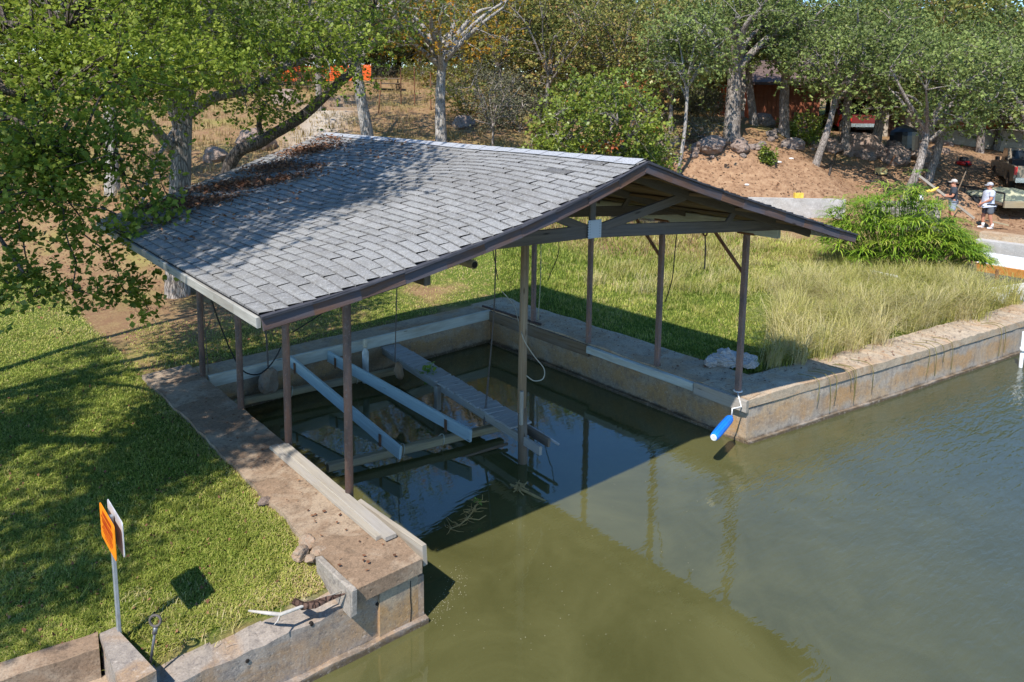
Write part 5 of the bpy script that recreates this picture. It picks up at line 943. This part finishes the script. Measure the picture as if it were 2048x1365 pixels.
b = MB(); p = onground(1915, 28.2); b.tube([at(1908, 400, 28.2), at(1932, 343, 28.4)], 0.022, 6); props(b.build('shovel_handle', M_rot, loc=p), 'dark tool handle sticking up behind the man in the dark shirt', 'handle')
# boulders
BM = [icorock(4, s, 1.15, 0.95, 0.72, f, 0.12) for s, f in ((51, 6), (52, 7), (53, 5), (54, 8), (55, 6))]
big = [(1425, 300, 70, 'large rounded boulder under the thick flared oak at the left of the pile'), (1585, 296, 48, 'dark shaded boulder behind the peak of the mound'), (1722, 305, 88, 'biggest flat topped grey boulder in the middle of the pile'), (1660, 300, 60, 'shaded boulder left of the biggest flat topped one'), (1795, 305, 62, 'reddish round boulder beside the pale leaning oak'), (1752, 312, 46, 'dark round boulder left of the reddish one'), (1735, 318, 32, 'small dark boulder at the foot of the pile'), (1722, 316, 26, 'small pointed grey rock at the lower left of the dark round boulder'), (1785, 325, 78, 'long low dark boulder at the front of the pile'), (1840, 318, 44, 'pale boulder right of the leaning oak trunk'), (1858, 333, 44, 'dark pointed boulder at the right end of the pile'), (1527, 250, 52, 'grey boulder against the left red wall'), (1335, 295, 60, 'tan boulder left of the slender pale tree'), (1310, 322, 52, 'pale slab of rock just behind the roof peak'), (1400, 302, 36, 'yellowish block of rock at the left of the large rounded boulder'), (1830, 300, 40, 'brown boulder behind the leaning oaks'), (1480, 300, 50, 'mottled boulder right of the large rounded one')]
def bould(me, u, v, w, lb, k, grp='boulders piled below the red house'):
    p = G(u, v, 24); dep = (p-CAM)@CF; s = w/FPX*dep/2.2; rock('boulder', me, M_rock, p+np.array([0, 0, s*0.25]), (s, s*0.95, s*(0.85+0.3*((k*7) % 5)/5)), k*2.4, lb, 'boulder', grp, 0.15*math.sin(k*3))
for k, (u, v, w, lb) in enumerate(big): bould(BM[k % 5], u, v, w, lb, k)
for k in range(60):
    u = rng.uniform(1300, 1900); v = rng.uniform(262, 312) if u > 1500 else rng.uniform(268, 318); bould(BM[k % 5], u, v, rng.uniform(10, 26), 'small brown grey stone in the jumbled boulder pile behind the mound', k+30, 'small stones between the boulders')
for u, v, w, lb in ((512, 298, 90, 'large pale boulder on the slope left of the roof ridge'), (575, 208, 72, 'tall standing boulder higher up the slope at the left'), (430, 322, 60, 'dark weathered rock behind the big oak trunk'), (925, 255, 60, 'shaded dark boulder between the yellow tree and the cedar shrub'), (60, 262, 70, 'flat pale rock seen through the leaves at the far left'), (90, 175, 60, 'pink rock high on the slope at the far left')):
    bould(BM[len(lb) % 5], u, v, w, lb, len(lb), 'boulders on the slope')
# stone steps
for k in range(5):
    p = onground(690, 36.5+k*1.1); b = MB(); b.box((-1.1, -0.25, -0.3), (1.1, 0.25, 0.12)); xf(b, p, HANG); props(b.build('stone_step', M_tanrock, loc=p, bevel=0.03), 'long tan stone step of the stair climbing the slope behind the roof', 'step', 'stone steps on the slope')
# picnic table, fence posts, orange fence
t = thing('picnic_table', 'weathered wooden picnic table on the hilltop behind the pale trunks', 'table', onground(775, 44)); b = MB(); b.box((-0.9, -0.38, 0.7), (0.9, 0.38, 0.76)); xf(b, ORG[t], HANG); b.build('tabletop', M_rot, t)
for y in (-0.7, 0.7): b = MB(); b.box((-0.9, y-0.14, 0.42), (0.9, y+0.14, 0.46)); xf(b, ORG[t], HANG); b.build('bench', M_rot, t)
for x in (-0.65, 0.65):
    b = MB(); b.beam((x, -0.75, 0), (x, 0.2, 0.7), 0.09, 0.04, up=(1, 0, 0)); b.beam((x+0.04, 0.75, 0), (x+0.04, -0.2, 0.7), 0.09, 0.04, up=(1, 0, 0)); b.beam((x, -0.8, 0.4), (x, 0.8, 0.4), 0.04, 0.09); xf(b, ORG[t], HANG); b.build('leg_frame', M_rot, t)
fps = [(803, 38.5, 1.9), (830, 38, 2.0), (862, 37, 1.9), (757, 35.5, 1.6)]
for k, (u, dep, h) in enumerate(fps):
    p = onground(u, dep); b = MB(); b.tube([p-np.array([0, 0, 0.3]), p+np.array([0.1*(k == 3)*2, 0, h])], 0.035, 6); props(b.build('fence_post', M_rust, loc=p), 'thin rusty steel fence post on the dry slope', 'fence post', 'steel fence posts on the slope')
pts = [onground(u, 47) for u in (545, 600, 660, 720, 745)]; t = thing('safety_fence', 'bright orange plastic safety fence on the hilltop seen between the branches', 'fence', pts[2]); b = MB()
for k in range(4):
    a, c = pts[k], pts[k+1]
    for j in range(9):
        z = 0.2+j*0.11; b.beam(a+np.array([0, 0, z]), c+np.array([0, 0, z-0.05*math.sin(j)]), 0.012, 0.06)
    for j in range(12):
        q = a+(c-a)*j/12; b.beam(q+np.array([0, 0, 0.2]), q+np.array([0, 0, 1.15]), 0.012, 0.05, up=(Rh[0], Rh[1], 0))
b.build('mesh', sm('orange_mesh', (0.85, 0.13, 0.02), 0.6), t); b = MB()
for q in pts: b = MB(); b.tube([q-np.array([0, 0, 0.2]), q+np.array([0, 0, 1.3])], 0.03, 6); b.build('stake', M_rust, t)
# house
M_red_w = wood('red_brown_siding', (0.23, 0.075, 0.04), (0.36, 0.125, 0.065), (0.33, 0.12, 0.065), knots=False); M_redb = sm('rust_red_wall', (0.50, 0.135, 0.06), 0.85, 0.2, 0, 0.15, 2)
M_stone = concrete('pale_foundation_stone', (0.52, 0.45, 0.37), (0.42, 0.34, 0.27), (0.3, 0.25, 0.2), 2); M_roofb = sm('brown_roof_shingle', (0.14, 0.095, 0.08), 0.9, 0.2, 0, 0.35, 6); M_browns = wood('dark_brown_slats', (0.05, 0.028, 0.02), (0.12, 0.065, 0.04), (0.10, 0.06, 0.04), knots=False)
M_glass = sm('dark_window_glass', (0.02, 0.025, 0.03), 0.08, 0.6, 0, 0.1)
HO = LD(0, 45.5); HO[2] = 2.45
hs = thing('red_house', 'red brown house with a dark carport opening behind the live oaks', 'house', HO+np.array([Rh[0]*21, Rh[1]*21, 0]))
def hbox(name, lo, hi, mat, parent=None, bevel=0):
    b = MB(); b.box(lo, hi); xf(b, HO, HANG); return b.build(name, mat, parent or hs, bevel=bevel)
def slat(name, x0, x1, y, z0, z1, mat, n, horiz=False, parent=None):
    b = MB()
    for k in range(n):
        if horiz: h = (z1-z0)/n; b.box((x0, y, z0+k*h+0.01), (x1, y+0.05, z0+(k+1)*h-0.012))
        else: h = (x1-x0)/n; b.box((x0+k*h+0.008, y, z0), (x0+(k+1)*h-0.008, y+0.05, z1))
    xf(b, HO, HANG); return b.build(name, mat, parent or hs)
hbox('wall', (13.6, -3.2, -0.9), (17.6, 3.5, 3.3), M_redb); slat('cladding', 13.6, 17.6, -3.26, -0.3, 3.3, M_red_w, 16)
hbox('wall', (25.0, 0.0, 0.65), (36, 7, 3.6), M_redb); hbox('foundation', (24.95, -0.06, -0.7), (36.1, 7.1, 0.65), M_stone); hbox('sill_board', (24.9, -0.14, 0.6), (36, -0.07, 0.72), M_browns)
slat('cladding', 30.5, 36, -0.06, 0.7, 3.6, M_red_w, 22)
hbox('wall', (22.6, 0.6, -0.5), (25.0, 6, 3.0), M_red_w); hbox('stone_pier', (22.6, -0.2, -0.5), (23.2, 0.6, 2.5), M_stone); hbox('stone_pier', (24.3, -0.2, -0.5), (25.1, 0.55, 2.5), M_stone); d_ = hbox('door', (23.25, 0.5, -0.3), (24.25, 0.58, 2.1), M_browns); hbox('handle', (24.1, 0.44, 0.9), (24.16, 0.5, 1.0), M_plate, d_)
slat('carport_gable', 17.4, 25.2, -0.5, 2.45, 4.0, M_browns, 12, True); hbox('carport_ceiling', (17.4, -0.4, 2.5), (25.2, 6.5, 2.6), M_browns)
for x in (17.7, 22.4): hbox('carport_post', (x, 5.8, -0.6), (x+0.2, 6.0, 2.5), M_browns)
w_ = hbox('window', (33, -0.1, 1.4), (34.4, -0.02, 2.6), M_glass); slat('frame', 32.9, 34.5, -0.14, 1.3, 1.4, M_browns, 1, False, w_)
for x0, x1, y0, zz, rise in ((13.0, 18.2, -3.9, 3.3, 1.5), (17.0, 25.6, -1.1, 4.0, 1.3), (24.4, 36.8, -0.9, 3.6, 1.6)):
    b = MB(); y1 = y0+5.0; y2 = y0+10
    for (ya, za, yb, zb) in ((y0, zz, y1, zz+rise), (y1, zz+rise, y2, zz)):
        b.face([(x0, ya, za), (x1, ya, za), (x1, yb, zb), (x0, yb, zb)]); b.face([(x0, ya, za-0.16), (x0, yb, zb-0.16), (x1, yb, zb-0.16), (x1, ya, za-0.16)])
        for x in (x0, x1): b.face([(x, ya, za-0.16), (x, ya, za), (x, yb, zb), (x, yb, zb-0.16)])
    b.face([(x0, y0, zz-0.16), (x1, y0, zz-0.16), (x1, y0, zz), (x0, y0, zz)]); xf(b, HO, HANG); b.build('roof', M_roofb, hs)
hs2 = thing('stone_column', 'column of stacked pale stone at the left corner of the red house', 'column', LD(12.7, 42)); b = MB()
for k in range(9): b.box((-0.4+rng.normal(0, 0.02), -0.4, -0.6+k*0.33), (0.4+rng.normal(0, 0.02), 0.4, -0.29+k*0.33))
xf(b, (ORG[hs2][0], ORG[hs2][1], hz(*ORG[hs2][:2])), HANG); b.build('stones', M_stone, hs2, bevel=0.03)
# vehicles
def wheel(parent, c, ax, r, mt, mr):
    w = MB(); c = np.array(c, float); ax = np.array(ax, float); x = np.cross(ax, (0, 0, 1)); w.tube([c-ax*0.13, c-ax*0.12, c-ax*0.08, c+ax*0.08, c+ax*0.12, c+ax*0.13], [r*0.72, r*0.94, r, r, r*0.94, r*0.72], 22); o = w.build('wheel', mt, parent, smooth=False)
    w = MB(); w.tube([c-ax*0.145, c-ax*0.10, c+ax*0.10, c+ax*0.145], [r*0.3, r*0.62, r*0.62, r*0.3], 16); w.build('rim', mr, o)
def pickup(name, label, loc, heading, paint, L=5.5, W=1.9, lift=0.0):
    t = thing(name, label, 'pickup truck', loc); c, s = math.cos(heading), math.sin(heading); o = np.array(loc, float)+np.array([0, 0, lift])
    def X(b): b.v = [(o[0]+x*c-y*s, o[1]+x*s+y*c, o[2]+z) for x, y, z in b.v]; return b
    hw = W/2; mp = sm(name+'_paint', paint, 0.25, 0.6, 0.1, 0.08); mk = M_blackp; mg = M_glass; chrome = sm(name+'_chrome', (0.5, 0.5, 0.52), 0.25, 0.6, 0.9)
    def prof(pts, y0, y1, nm, m, par=None, bv=0.03):
        b = MB(); n = len(pts); b.face([(x, y0, z) for x, z in pts]); b.face([(x, y1, z) for x, z in pts][::-1])
        for i in range(n): (xa, za), (xb, zb) = pts[i], pts[(i+1) % n]; b.face([(xa, y0, za), (xa, y1, za), (xb, y1, zb), (xb, y0, zb)])
        return X(b).build(nm, m, par or t, bevel=bv)
    def arch(cx_, r=0.46): return [(cx_+r*math.cos(a), 0.42+r*math.sin(a)) for a in np.linspace(math.pi, 0, 9)]
    lo = 0.5; xr, xf_ = -L/2+1.25, L/2-0.95
    body = prof([(-0.55, lo)]+[(-0.5, lo)]+arch(xf_)+[(L/2, lo), (L/2, 0.95), (L/2-0.15, 1.08), (1.0, 1.16), (-0.55, 1.16)], -hw, hw, 'body', mp)
    for y in (-hw, hw-0.09): prof([(-L/2+0.03, lo)]+arch(xr)+[(-0.56, lo), (-0.56, 1.16), (-L/2+0.03, 1.16)], y, y+0.09, 'bed_side', mp)
    b = MB(); b.box((-L/2+0.03, -hw+0.09, 0.62), (-0.56, hw-0.09, 0.66)); X(b).build('bed_floor', mk, t)
    tg = MB(); tg.box((-L/2-0.03, -hw+0.11, 0.6), (-L/2+0.03, hw-0.11, 1.17)); tgo = X(tg).build('tailgate', mp, t, bevel=0.02); b = MB(); b.box((-L/2-0.045, -0.14, 1.0), (-L/2-0.028, 0.14, 1.08)); X(b).build('handle', mk, tgo)
    prof([(-0.55, 1.15), (1.05, 1.15), (0.55, 1.78), (-0.35, 1.8)], -hw+0.12, hw-0.12, 'cab', mp)
    for y in (-hw+0.115, hw-0.125): prof([(-0.42, 1.22), (0.85, 1.22), (0.48, 1.7), (-0.32, 1.7)], y, y+0.01, 'window', mg, None, 0)
    b = MB(); b.face([(-0.535, -hw+0.25, 1.22), (-0.535, hw-0.25, 1.22), (-0.38, hw-0.3, 1.72), (-0.38, -hw+0.3, 1.72)]); b.v = [(x-0.02, y, z) for x, y, z in b.v]; X(b).build('window', mg, t)
    b = MB(); b.face([(1.03, -hw+0.2, 1.2), (0.6, -hw+0.25, 1.74), (0.6, hw-0.25, 1.74), (1.03, hw-0.2, 1.2)]); b.v = [(x+0.025, y, z) for x, y, z in b.v]; X(b).build('windscreen', mg, t)
    for x, nm in ((-L/2-0.14, 'bumper'), (L/2-0.02, 'bumper')): b = MB(); b.box((x, -hw+0.05, 0.45), (x+0.16, hw-0.05, 0.66)); X(b).build(nm, chrome if x < 0 else mk, t, bevel=0.03)
    for y in (-hw, hw-0.11): b = MB(); b.box((-L/2-0.02, y, 0.78), (-L/2+0.06, y+0.11, 1.12)); X(b).build('tail_light', M_red, t, bevel=0.015)
    for y in (-hw+0.1, hw-0.4): b = MB(); b.box((L/2-0.04, y, 0.78), (L/2+0.02, y+0.3, 0.95)); X(b).build('headlight', sm('lamp_glass', (0.7, 0.7, 0.68), 0.2, 0.6) if 'lamp_glass' not in bpy.data.materials else bpy.data.materials['lamp_glass'], t, bevel=0.02)
    for y in (-hw-0.02, hw-0.14): b = MB(); b.box((0.62, y if y < 0 else hw, 1.2), (0.82, (y if y < 0 else hw)+0.16, 1.36)); b.v = [(x, yy-(0.12 if y < 0 else 0), z) for x, yy, z in b.v]; X(b).build('mirror', mk, t, bevel=0.03)
    b = MB(); b.box((-L/2+0.1, -0.5, 0.3), (L/2-0.4, 0.5, 0.5)); X(b).build('chassis', mk, t)
    for x in (xr, xf_):
        for y in (-hw+0.13, hw-0.13): p = (o[0]+x*c-y*s, o[1]+x*s+y*c, o[2]+0.4); wheel(t, p, (-s, c, 0), 0.4, M_blk, chrome)
    return t, X
p = onground(1690, 46.8); pickup('red_pickup', 'dark red pickup parked under the carport with its tailgate towards us', p, math.atan2(Fh[1], Fh[0])-0.05, (0.17, 0.012, 0.011))
p = onground(2056, 33.6); tp_, TX = pickup('tan_pickup', 'tan pickup at the right edge hitched to the flatbed trailer', p, math.atan2(Fh[1], Fh[0])-0.42, (0.26, 0.21, 0.155))
for x, y, z, r, lb in ((-2.0, 0.45, 0.67, 0.2, 'red fuel can standing in the bed of the tan pickup'), (-2.2, -0.3, 0.67, 0.24, 'red machine lying in the bed of the tan pickup')):
    b = MB(); b.tube([(x, y, z), (x, y, z+r*1.6), (x, y, z+r*2.0), (x+0.05, y, z+r*2.3)], [r, r, r*0.5, r*0.2], 10); TX(b); props(b.build('fuel_can' if y > 0 else 'red_machine', M_red, loc=p), lb, 'fuel can' if y > 0 else 'machine')
b = MB(); b.box((-1.3, -0.8, 0.7), (-0.6, 0.8, 1.35)); TX(b); props(b.build('tool_chest', M_blackp, loc=p, bevel=0.04), 'black tool chest across the bed of the tan pickup', 'tool chest')
# trailer
tl = thing('flatbed_trailer', 'flatbed trailer with black rails loaded with camouflage sheeting beside the light shirted man', 'trailer', onground(2030, 30)); o = ORG[tl]; th = HANG-0.0
def TXX(b): return xf(b, o, th)
b = MB(); b.box((-1.15, -1.4, 0.42), (1.6, 2.4, 0.5)); TXX(b).build('deck', M_rot, tl); b = MB(); b.box((-1.2, -1.5, 0.36), (1.65, -1.4, 0.62)); TXX(b).build('end_board', M_beamy, tl)
b = MB()
for x in (-1.18, 1.63):
    b.beam((x, -1.4, 0.92), (x, 2.4, 0.92), 0.05, 0.07)
    for y in (-1.4, -0.1, 1.15, 2.4): b.beam((x, y, 0.4), (x, y, 0.92), 0.05, 0.05, up=(0, 1, 0))
TXX(b).build('rails', M_blackp, tl); b = MB(); b.box((-1.0, 2.4, 0.36), (1.4, 2.5, 0.48)); b.beam((-0.6, 2.45, 0.42), (0.2, 3.6, 0.42), 0.08, 0.08); b.beam((1.0, 2.45, 0.42), (0.2, 3.6, 0.42), 0.08, 0.08); TXX(b).build('drawbar', M_blackp, tl)
c_, s_ = math.cos(th), math.sin(th)
for x in (-1.32, 1.78):
    for y in (0.3, 1.05): wheel(tl, (o[0]+x*c_-y*s_, o[1]+x*s_+y*c_, o[2]+0.31), (c_, s_, 0), 0.31, M_blk, M_plate)
camo = NT('camouflage_sheet'); o_ = camo.obj(); f_ = camo.noise(o_, 3.2, 3); cc_ = camo.ramp(f_, [(0.38, (0.10, 0.12, 0.10)), (0.5, (0.22, 0.24, 0.17)), (0.58, (0.46, 0.44, 0.3)), (0.68, (0.3, 0.31, 0.29))]); camo.t.nodes[-1].color_ramp.interpolation = 'CONSTANT'; camo = camo.fin(cc_, 0.9, 0.2)
b = MB(); n = 14
def cz(i, j): return 0.52+0.42*math.sin(math.pi*i/n)**0.6*math.sin(math.pi*j/n)**0.6+0.05*math.sin(i*2.1+j)*math.cos(j*1.7)
for i in range(n):
    for j in range(n): b.face([(-0.95+2.2*a/n, -1.2+3.2*e/n, max(0.515, cz(a, e))) for a, e in ((i, j), (i+1, j), (i+1, j+1), (i, j+1))])
TXX(b); props(b.build('camouflage_sheet', camo, loc=o, smooth=True), 'crumpled green and cream camouflage sheeting heaped on the trailer', 'sheet')
# black covered grill, small machines, folding frame
p = onground(1806, 37.5); t = thing('covered_grill', 'hump of shiny black plastic cover behind the boulders', 'covered grill', p); b = MB(); n = 18
for i in range(8):
    for j in range(n):
        q = []
        for a, e in ((i, j), (i, j+1), (i+1, j+1), (i+1, j)):
            th_ = 6.283*e/n; k = a/8; r = (0.95-0.1*k) if k < 0.7 else 0.88*math.cos((k-0.7)/0.3*1.5); f = 1+0.06*math.sin(th_*5+k*3)+0.03*math.sin(th_*11); q.append((p[0]+r*f*math.cos(th_)*0.95, p[1]+r*f*math.sin(th_)*0.7, p[2]-0.2+1.6*min(1, k*1.18-0.18*k*k)))
        b.face(q)
b.build('cover', sm('black_plastic_sheet', (0.018, 0.02, 0.026), 0.28, 0.6), t, smooth=True)
p = G(1927, 331, 24); t = thing('red_engine', 'small red and black petrol engine machine standing on the dirt', 'engine', p); b = MB(); b.tube([p+np.array([0, 0, z]) for z in (0.02, 0.05, 0.17, 0.22)], [0.32, 0.36, 0.33, 0.2], 14); b.build('deck', M_red, t, smooth=True); b = MB(); b.tube([p+np.array([0, 0, z]) for z in (0.22, 0.24, 0.38, 0.42)], [0.17, 0.22, 0.2, 0.1], 12); b.build('motor', M_blackp, t)
for a in (0.6, 2.2, 3.8, 5.3): q = p+np.array([0.3*math.cos(a), 0.3*math.sin(a), 0.08]); wheel(t, q, (Rh[0]*0.3, Rh[1]*0.3, 0), 0.09, M_blk, M_plate)
p = G(1762, 352, 24); t = thing('hand_cart', 'yellow box on a folding tube frame standing at the right foot of the mound', 'cart', p); b = MB(); b.box((-0.22, -0.15, 0.08), (0.2, 0.15, 0.36)); xf(b, p, HANG+0.3); b.build('box', sm('cream_yellow', (0.75, 0.6, 0.25), 0.6), t, bevel=0.02)
b = MB(); 
for y in (-0.18, 0.2): b.tube([(-0.1, y, 0.05), (0.25, y, 0.4), (0.5, y, 0.95)], 0.02, 6)
b.tube([(0.5, -0.18, 0.95), (0.5, 0.2, 0.95)], 0.02, 6); b.tube([(0.42, -0.18, 0.77), (0.42, 0.2, 0.77)], 0.02, 6); xf(b, p, HANG-0.6); b.build('tube_frame', M_rust, t)
for y in (-0.2, 0.22): q = p+np.array([Rh[0]*y, Rh[1]*y, 0.09]); wheel(t, q, (Rh[0]*0.3, Rh[1]*0.3, 0), 0.09, M_blk, M_plate)
# people
def skin(name, mat, nodes, edges, parent, sub=2):
    ks = list(nodes); L = ORG[parent]; me = bpy.data.meshes.new(name); me.from_pydata([tuple(np.array(nodes[k][:3])-L) for k in ks], [(ks.index(a), ks.index(c)) for a, c in edges], []); me.materials.append(mat); o = link(name, me, parent)
    m = o.modifiers.new('skin', 'SKIN'); m.use_smooth_shade = True; s = me.skin_vertices[0].data
    for i, k in enumerate(ks): r = nodes[k][3]; s[i].radius = r if hasattr(r, '__len__') else (r, r); s[i].use_root = (i == 0)
    d = o.modifiers.new('sub', 'SUBSURF'); d.levels = d.render_levels = sub; return o
SKINM = sm('sunburnt_skin', (0.52, 0.24, 0.15), 0.6, 0.3, 0, 0.08)
def person(base, head_ang, label, heavy, shirt, shorts, capc, arms, hairm, socks):
    t = thing('person', label, 'person', base); c, s = math.cos(head_ang), math.sin(head_ang); B = np.array(base, float)
    def W(x, y, z): return (B[0]+x*s+y*c, B[1]-x*c+y*s, B[2]+z)           # x to the person's right, y forward
    hv = heavy; N = {}
    def n(k, x, y, z, r): N[k] = (*W(x, y, z), r)
    n('pelvis', 0, -0.02, 0.93, 0.13+0.03*hv); n('waist', 0, 0.02+0.05*hv, 1.08, 0.125+0.07*hv); n('chest', 0, 0.0+0.03*hv, 1.32, 0.13+0.04*hv); n('neck', 0, 0.0, 1.48, 0.06); n('jaw', 0, 0.04, 1.57, 0.075); n('skull', 0, 0.025, 1.67, 0.098); n('crown', 0, 0.01, 1.735, 0.06); n('nose', 0, 0.135, 1.625, 0.016)
    E_ = [('pelvis', 'waist'), ('waist', 'chest'), ('chest', 'neck'), ('neck', 'jaw'), ('jaw', 'skull'), ('skull', 'crown'), ('jaw', 'nose')]
    for q, sg in (('r', 1), ('l', -1)):
        (ex, ey, ez), (wx, wy, wz) = arms[q]; st = arms['step']*sg
        n('sh'+q, 0.19*sg, 0, 1.41, 0.068+0.01*hv); n('el'+q, ex, ey, ez, 0.048+0.008*hv); n('wr'+q, wx, wy, wz, 0.031); hd = np.array([wx-ex, wy-ey, wz-ez]); hd /= np.linalg.norm(hd); px = np.cross(hd, (0, 0, 1)); px /= np.linalg.norm(px)+1e-6
        P = np.array([wx, wy, wz])+hd*0.07; n('pa'+q, *P, 0.036); E_ += [('chest', 'sh'+q), ('sh'+q, 'el'+q), ('el'+q, 'wr'+q), ('wr'+q, 'pa'+q)]
        for f in range(5):
            o1 = P+px*(f-1.6)*0.02+hd*0.035 if f < 4 else P-px*0.045; o2 = o1+hd*(0.045-0.004*abs(f-1.5))-np.array([0, 0, 0.018]); n('f%d%s' % (f, q), *o1, 0.0095); n('t%d%s' % (f, q), *o2, 0.008); E_ += [('pa'+q, 'f%d%s' % (f, q)), ('f%d%s' % (f, q), 't%d%s' % (f, q))]
        n('hi'+q, 0.10*sg, -0.02, 0.87, 0.09+0.02*hv); n('kn'+q, 0.12*sg, 0.03+st, 0.48, 0.062+0.01*hv); n('an'+q, 0.12*sg, -0.03+st*1.5, 0.10, 0.042); n('to'+q, 0.14*sg, 0.12+st*1.5, 0.04, 0.034); E_ += [('pelvis', 'hi'+q), ('hi'+q, 'kn'+q), ('kn'+q, 'an'+q), ('an'+q, 'to'+q)]
        n('ea'+q, 0.098*sg, 0.02, 1.64, 0.02); E_ += [('skull', 'ea'+q)]
    skin('body', SKINM, N, E_, t)
    def sub(ks, grow, ed): return {k: (*N[k][:3], N[k][3]+grow) for k in ks}, ed
    nodes, ed = sub(['waist', 'chest', 'shr', 'shl'], 0.028, [('waist', 'chest'), ('chest', 'shr'), ('chest', 'shl')]); nodes['hem'] = (*W(0, 0.0+0.05*hv, 0.92), 0.155+0.065*hv); nodes['col'] = (*W(0, 0, 1.46), 0.085); ed += [('hem', 'waist'), ('chest', 'col')]
    for q in 'rl': a, e = np.array(N['sh'+q][:3]), np.array(N['el'+q][:3]); nodes['sl'+q] = (*(a+(e-a)*0.72), 0.085+0.01*hv); ed.append(('sh'+q, 'sl'+q))
    skin('shirt', shirt, nodes, ed, t)
    nodes, ed = sub(['pelvis'], 0.026, []); 
    for q in 'rl': a, e = np.array(N['hi'+q][:3]), np.array(N['kn'+q][:3]); nodes['hi'+q] = (*a, 0.115+0.02*hv); nodes['hm'+q] = (*(a+(e-a)*0.85), 0.105+0.015*hv); ed += [('pelvis', 'hi'+q), ('hi'+q, 'hm'+q)]
    skin('shorts', shorts, nodes, ed, t)
    for q in 'rl':
        a, e = np.array(N['an'+q][:3]), np.array(N['to'+q][:3]); fw = (e-a); fw[2] = 0; fw /= np.linalg.norm(fw); a2 = np.array([a[0], a[1], B[2]+0.05]); skin('shoe', socks, {'h': (*(a2-fw*0.05), 0.05), 'm': (*(a2+fw*0.06), 0.055), 'p': (*(a2+fw*0.19+np.array([0, 0, -0.012])), 0.038)}, [('h', 'm'), ('m', 'p')], t, 1)
        b = MB(); b.tube([a+np.array([0, 0, -0.04]), a+np.array([0, 0, 0.05]), a+np.array([0, 0, 0.12])], [0.056, 0.053, 0.056], 10); b.build('sock', socks, t, smooth=True)
    b = MB(); b.tube([W(0, 0.02, 1.67), W(0, 0.018, 1.715), W(0, 0.012, 1.765), W(0, 0.01, 1.79)], [0.112, 0.113, 0.085, 0.02], 14); o = b.build('cap', capc, t, smooth=True)
    b = MB(); P = []
    for a in np.linspace(-1.1, 1.1, 9): P.append((0.1*math.sin(a), 0.02+0.1*math.cos(a), 0.17*math.sin(a)*0.62, 0.02+0.21*math.cos(a)))
    for k in range(8):
        a, e = P[k], P[k+1]; b.face([W(a[0], a[1], 1.69), W(e[0], e[1], 1.69), W(e[2], e[3], 1.672), W(a[2], a[3], 1.672)]); b.face([W(a[0], a[1], 1.682), W(a[2], a[3], 1.664), W(e[2], e[3], 1.664), W(e[0], e[1], 1.682)])
    b.build('peak', capc, o)
    skin('hair', hairm, {'a': (*W(0, -0.045, 1.66), 0.075), 'b': (*W(0, -0.05, 1.6), 0.062)}, [('a', 'b')], t, 1)
    if not heavy: skin('beard', hairm, {'a': (*W(0, 0.085, 1.565), 0.045), 'b': (*W(0, 0.07, 1.535), 0.035)}, [('a', 'b')], t, 1)
    for sg in (-1, 1): b = MB(); b.tube([W(0.036*sg, 0.112, 1.655), W(0.036*sg, 0.122, 1.655)], [0.012, 0.008], 8); b.build('eye', M_blackp, t)
    b = MB(); b.tube([W(-0.03, 0.104, 1.572), W(0.03, 0.104, 1.572)], 0.007, 6); b.build('mouth', sm('lip', (0.3, 0.10, 0.07), 0.6) if 'lip' not in bpy.data.materials else bpy.data.materials['lip'], t)
aL = math.atan2(-Rh[1], -Rh[0])
pb2 = on(1973, 451, 2, 0.02); pb2[2] = hz(*pb2[:2]); person(pb2, aL-0.15, 'heavy man in a light grey shirt, dark shorts and cap standing with hands clasped', 1.0, sm('light_grey_shirt', (0.50, 0.52, 0.60), 0.9), sm('dark_grey_shorts', (0.11, 0.12, 0.14), 0.9), sm('grey_cap', (0.42, 0.42, 0.45), 0.8), {'r': ((0.27, 0.06, 1.14), (0.06, 0.27, 0.97)), 'l': ((-0.27, 0.06, 1.14), (-0.06, 0.28, 0.97)), 'step': 0.07}, sm('grey_hair', (0.2, 0.18, 0.17), 0.9), sm('white_cotton', (0.78, 0.78, 0.76), 0.8))
pb1 = onground(1916, 27.6); person(pb1, aL-0.45, 'bearded man in a dark shirt and grey blue shorts working at the concrete wall', 0.0, sm('charcoal_shirt', (0.045, 0.05, 0.06), 0.9), sm('grey_blue_shorts', (0.30, 0.34, 0.42), 0.9), sm('beige_cap', (0.5, 0.45, 0.4), 0.8), {'r': ((0.27, 0.05, 1.14), (0.16, 0.32, 1.14)), 'l': ((-0.27, 0.05, 1.14), (-0.16, 0.33, 1.12)), 'step': 0.03}, sm('brown_hair', (0.12, 0.06, 0.035), 0.9), M_blackp)
# white scraps on the dirt mound and loose branches
for u, v, lb in ((1558, 325, 'white scrap near the top of the dirt mound'), (1582, 318, 'white scrap high on the right of the dirt mound'), (1493, 371, 'white scrap low on the face of the dirt mound')):
    p = G(u, v, 24); rock('paper_scrap', icorock(3, int(u), 1.2, 1, 0.4, 5, 0.3), sm('white_scrap', (0.75, 0.73, 0.7), 0.8) if 'white_scrap' not in bpy.data.materials else bpy.data.materials['white_scrap'], p, 0.1, u, lb, 'scrap', 'white scraps on the mound')
for P, lb in (([(1658, 352), (1662, 338), (1670, 330)], 'dark forked stick poking out of the right flank of the mound'), ([(1298, 330), (1308, 300), (1330, 290), (1350, 292)], 'arching dark branch behind the roof peak'), ([(1730, 366), (1758, 372), (1780, 384)], 'dark branch lying on the dirt behind the papyrus')):
    b = MB(); Q = [G(u, v, 24)+np.array([0, 0, 0.06+0.1*(k == 1)]) for k, (u, v) in enumerate(P)]; b.tube(Q, [0.05, 0.04, 0.025, 0.02][:len(Q)], 6); props(b.build('stick', M_barkd, loc=Q[0]), lb, 'stick')
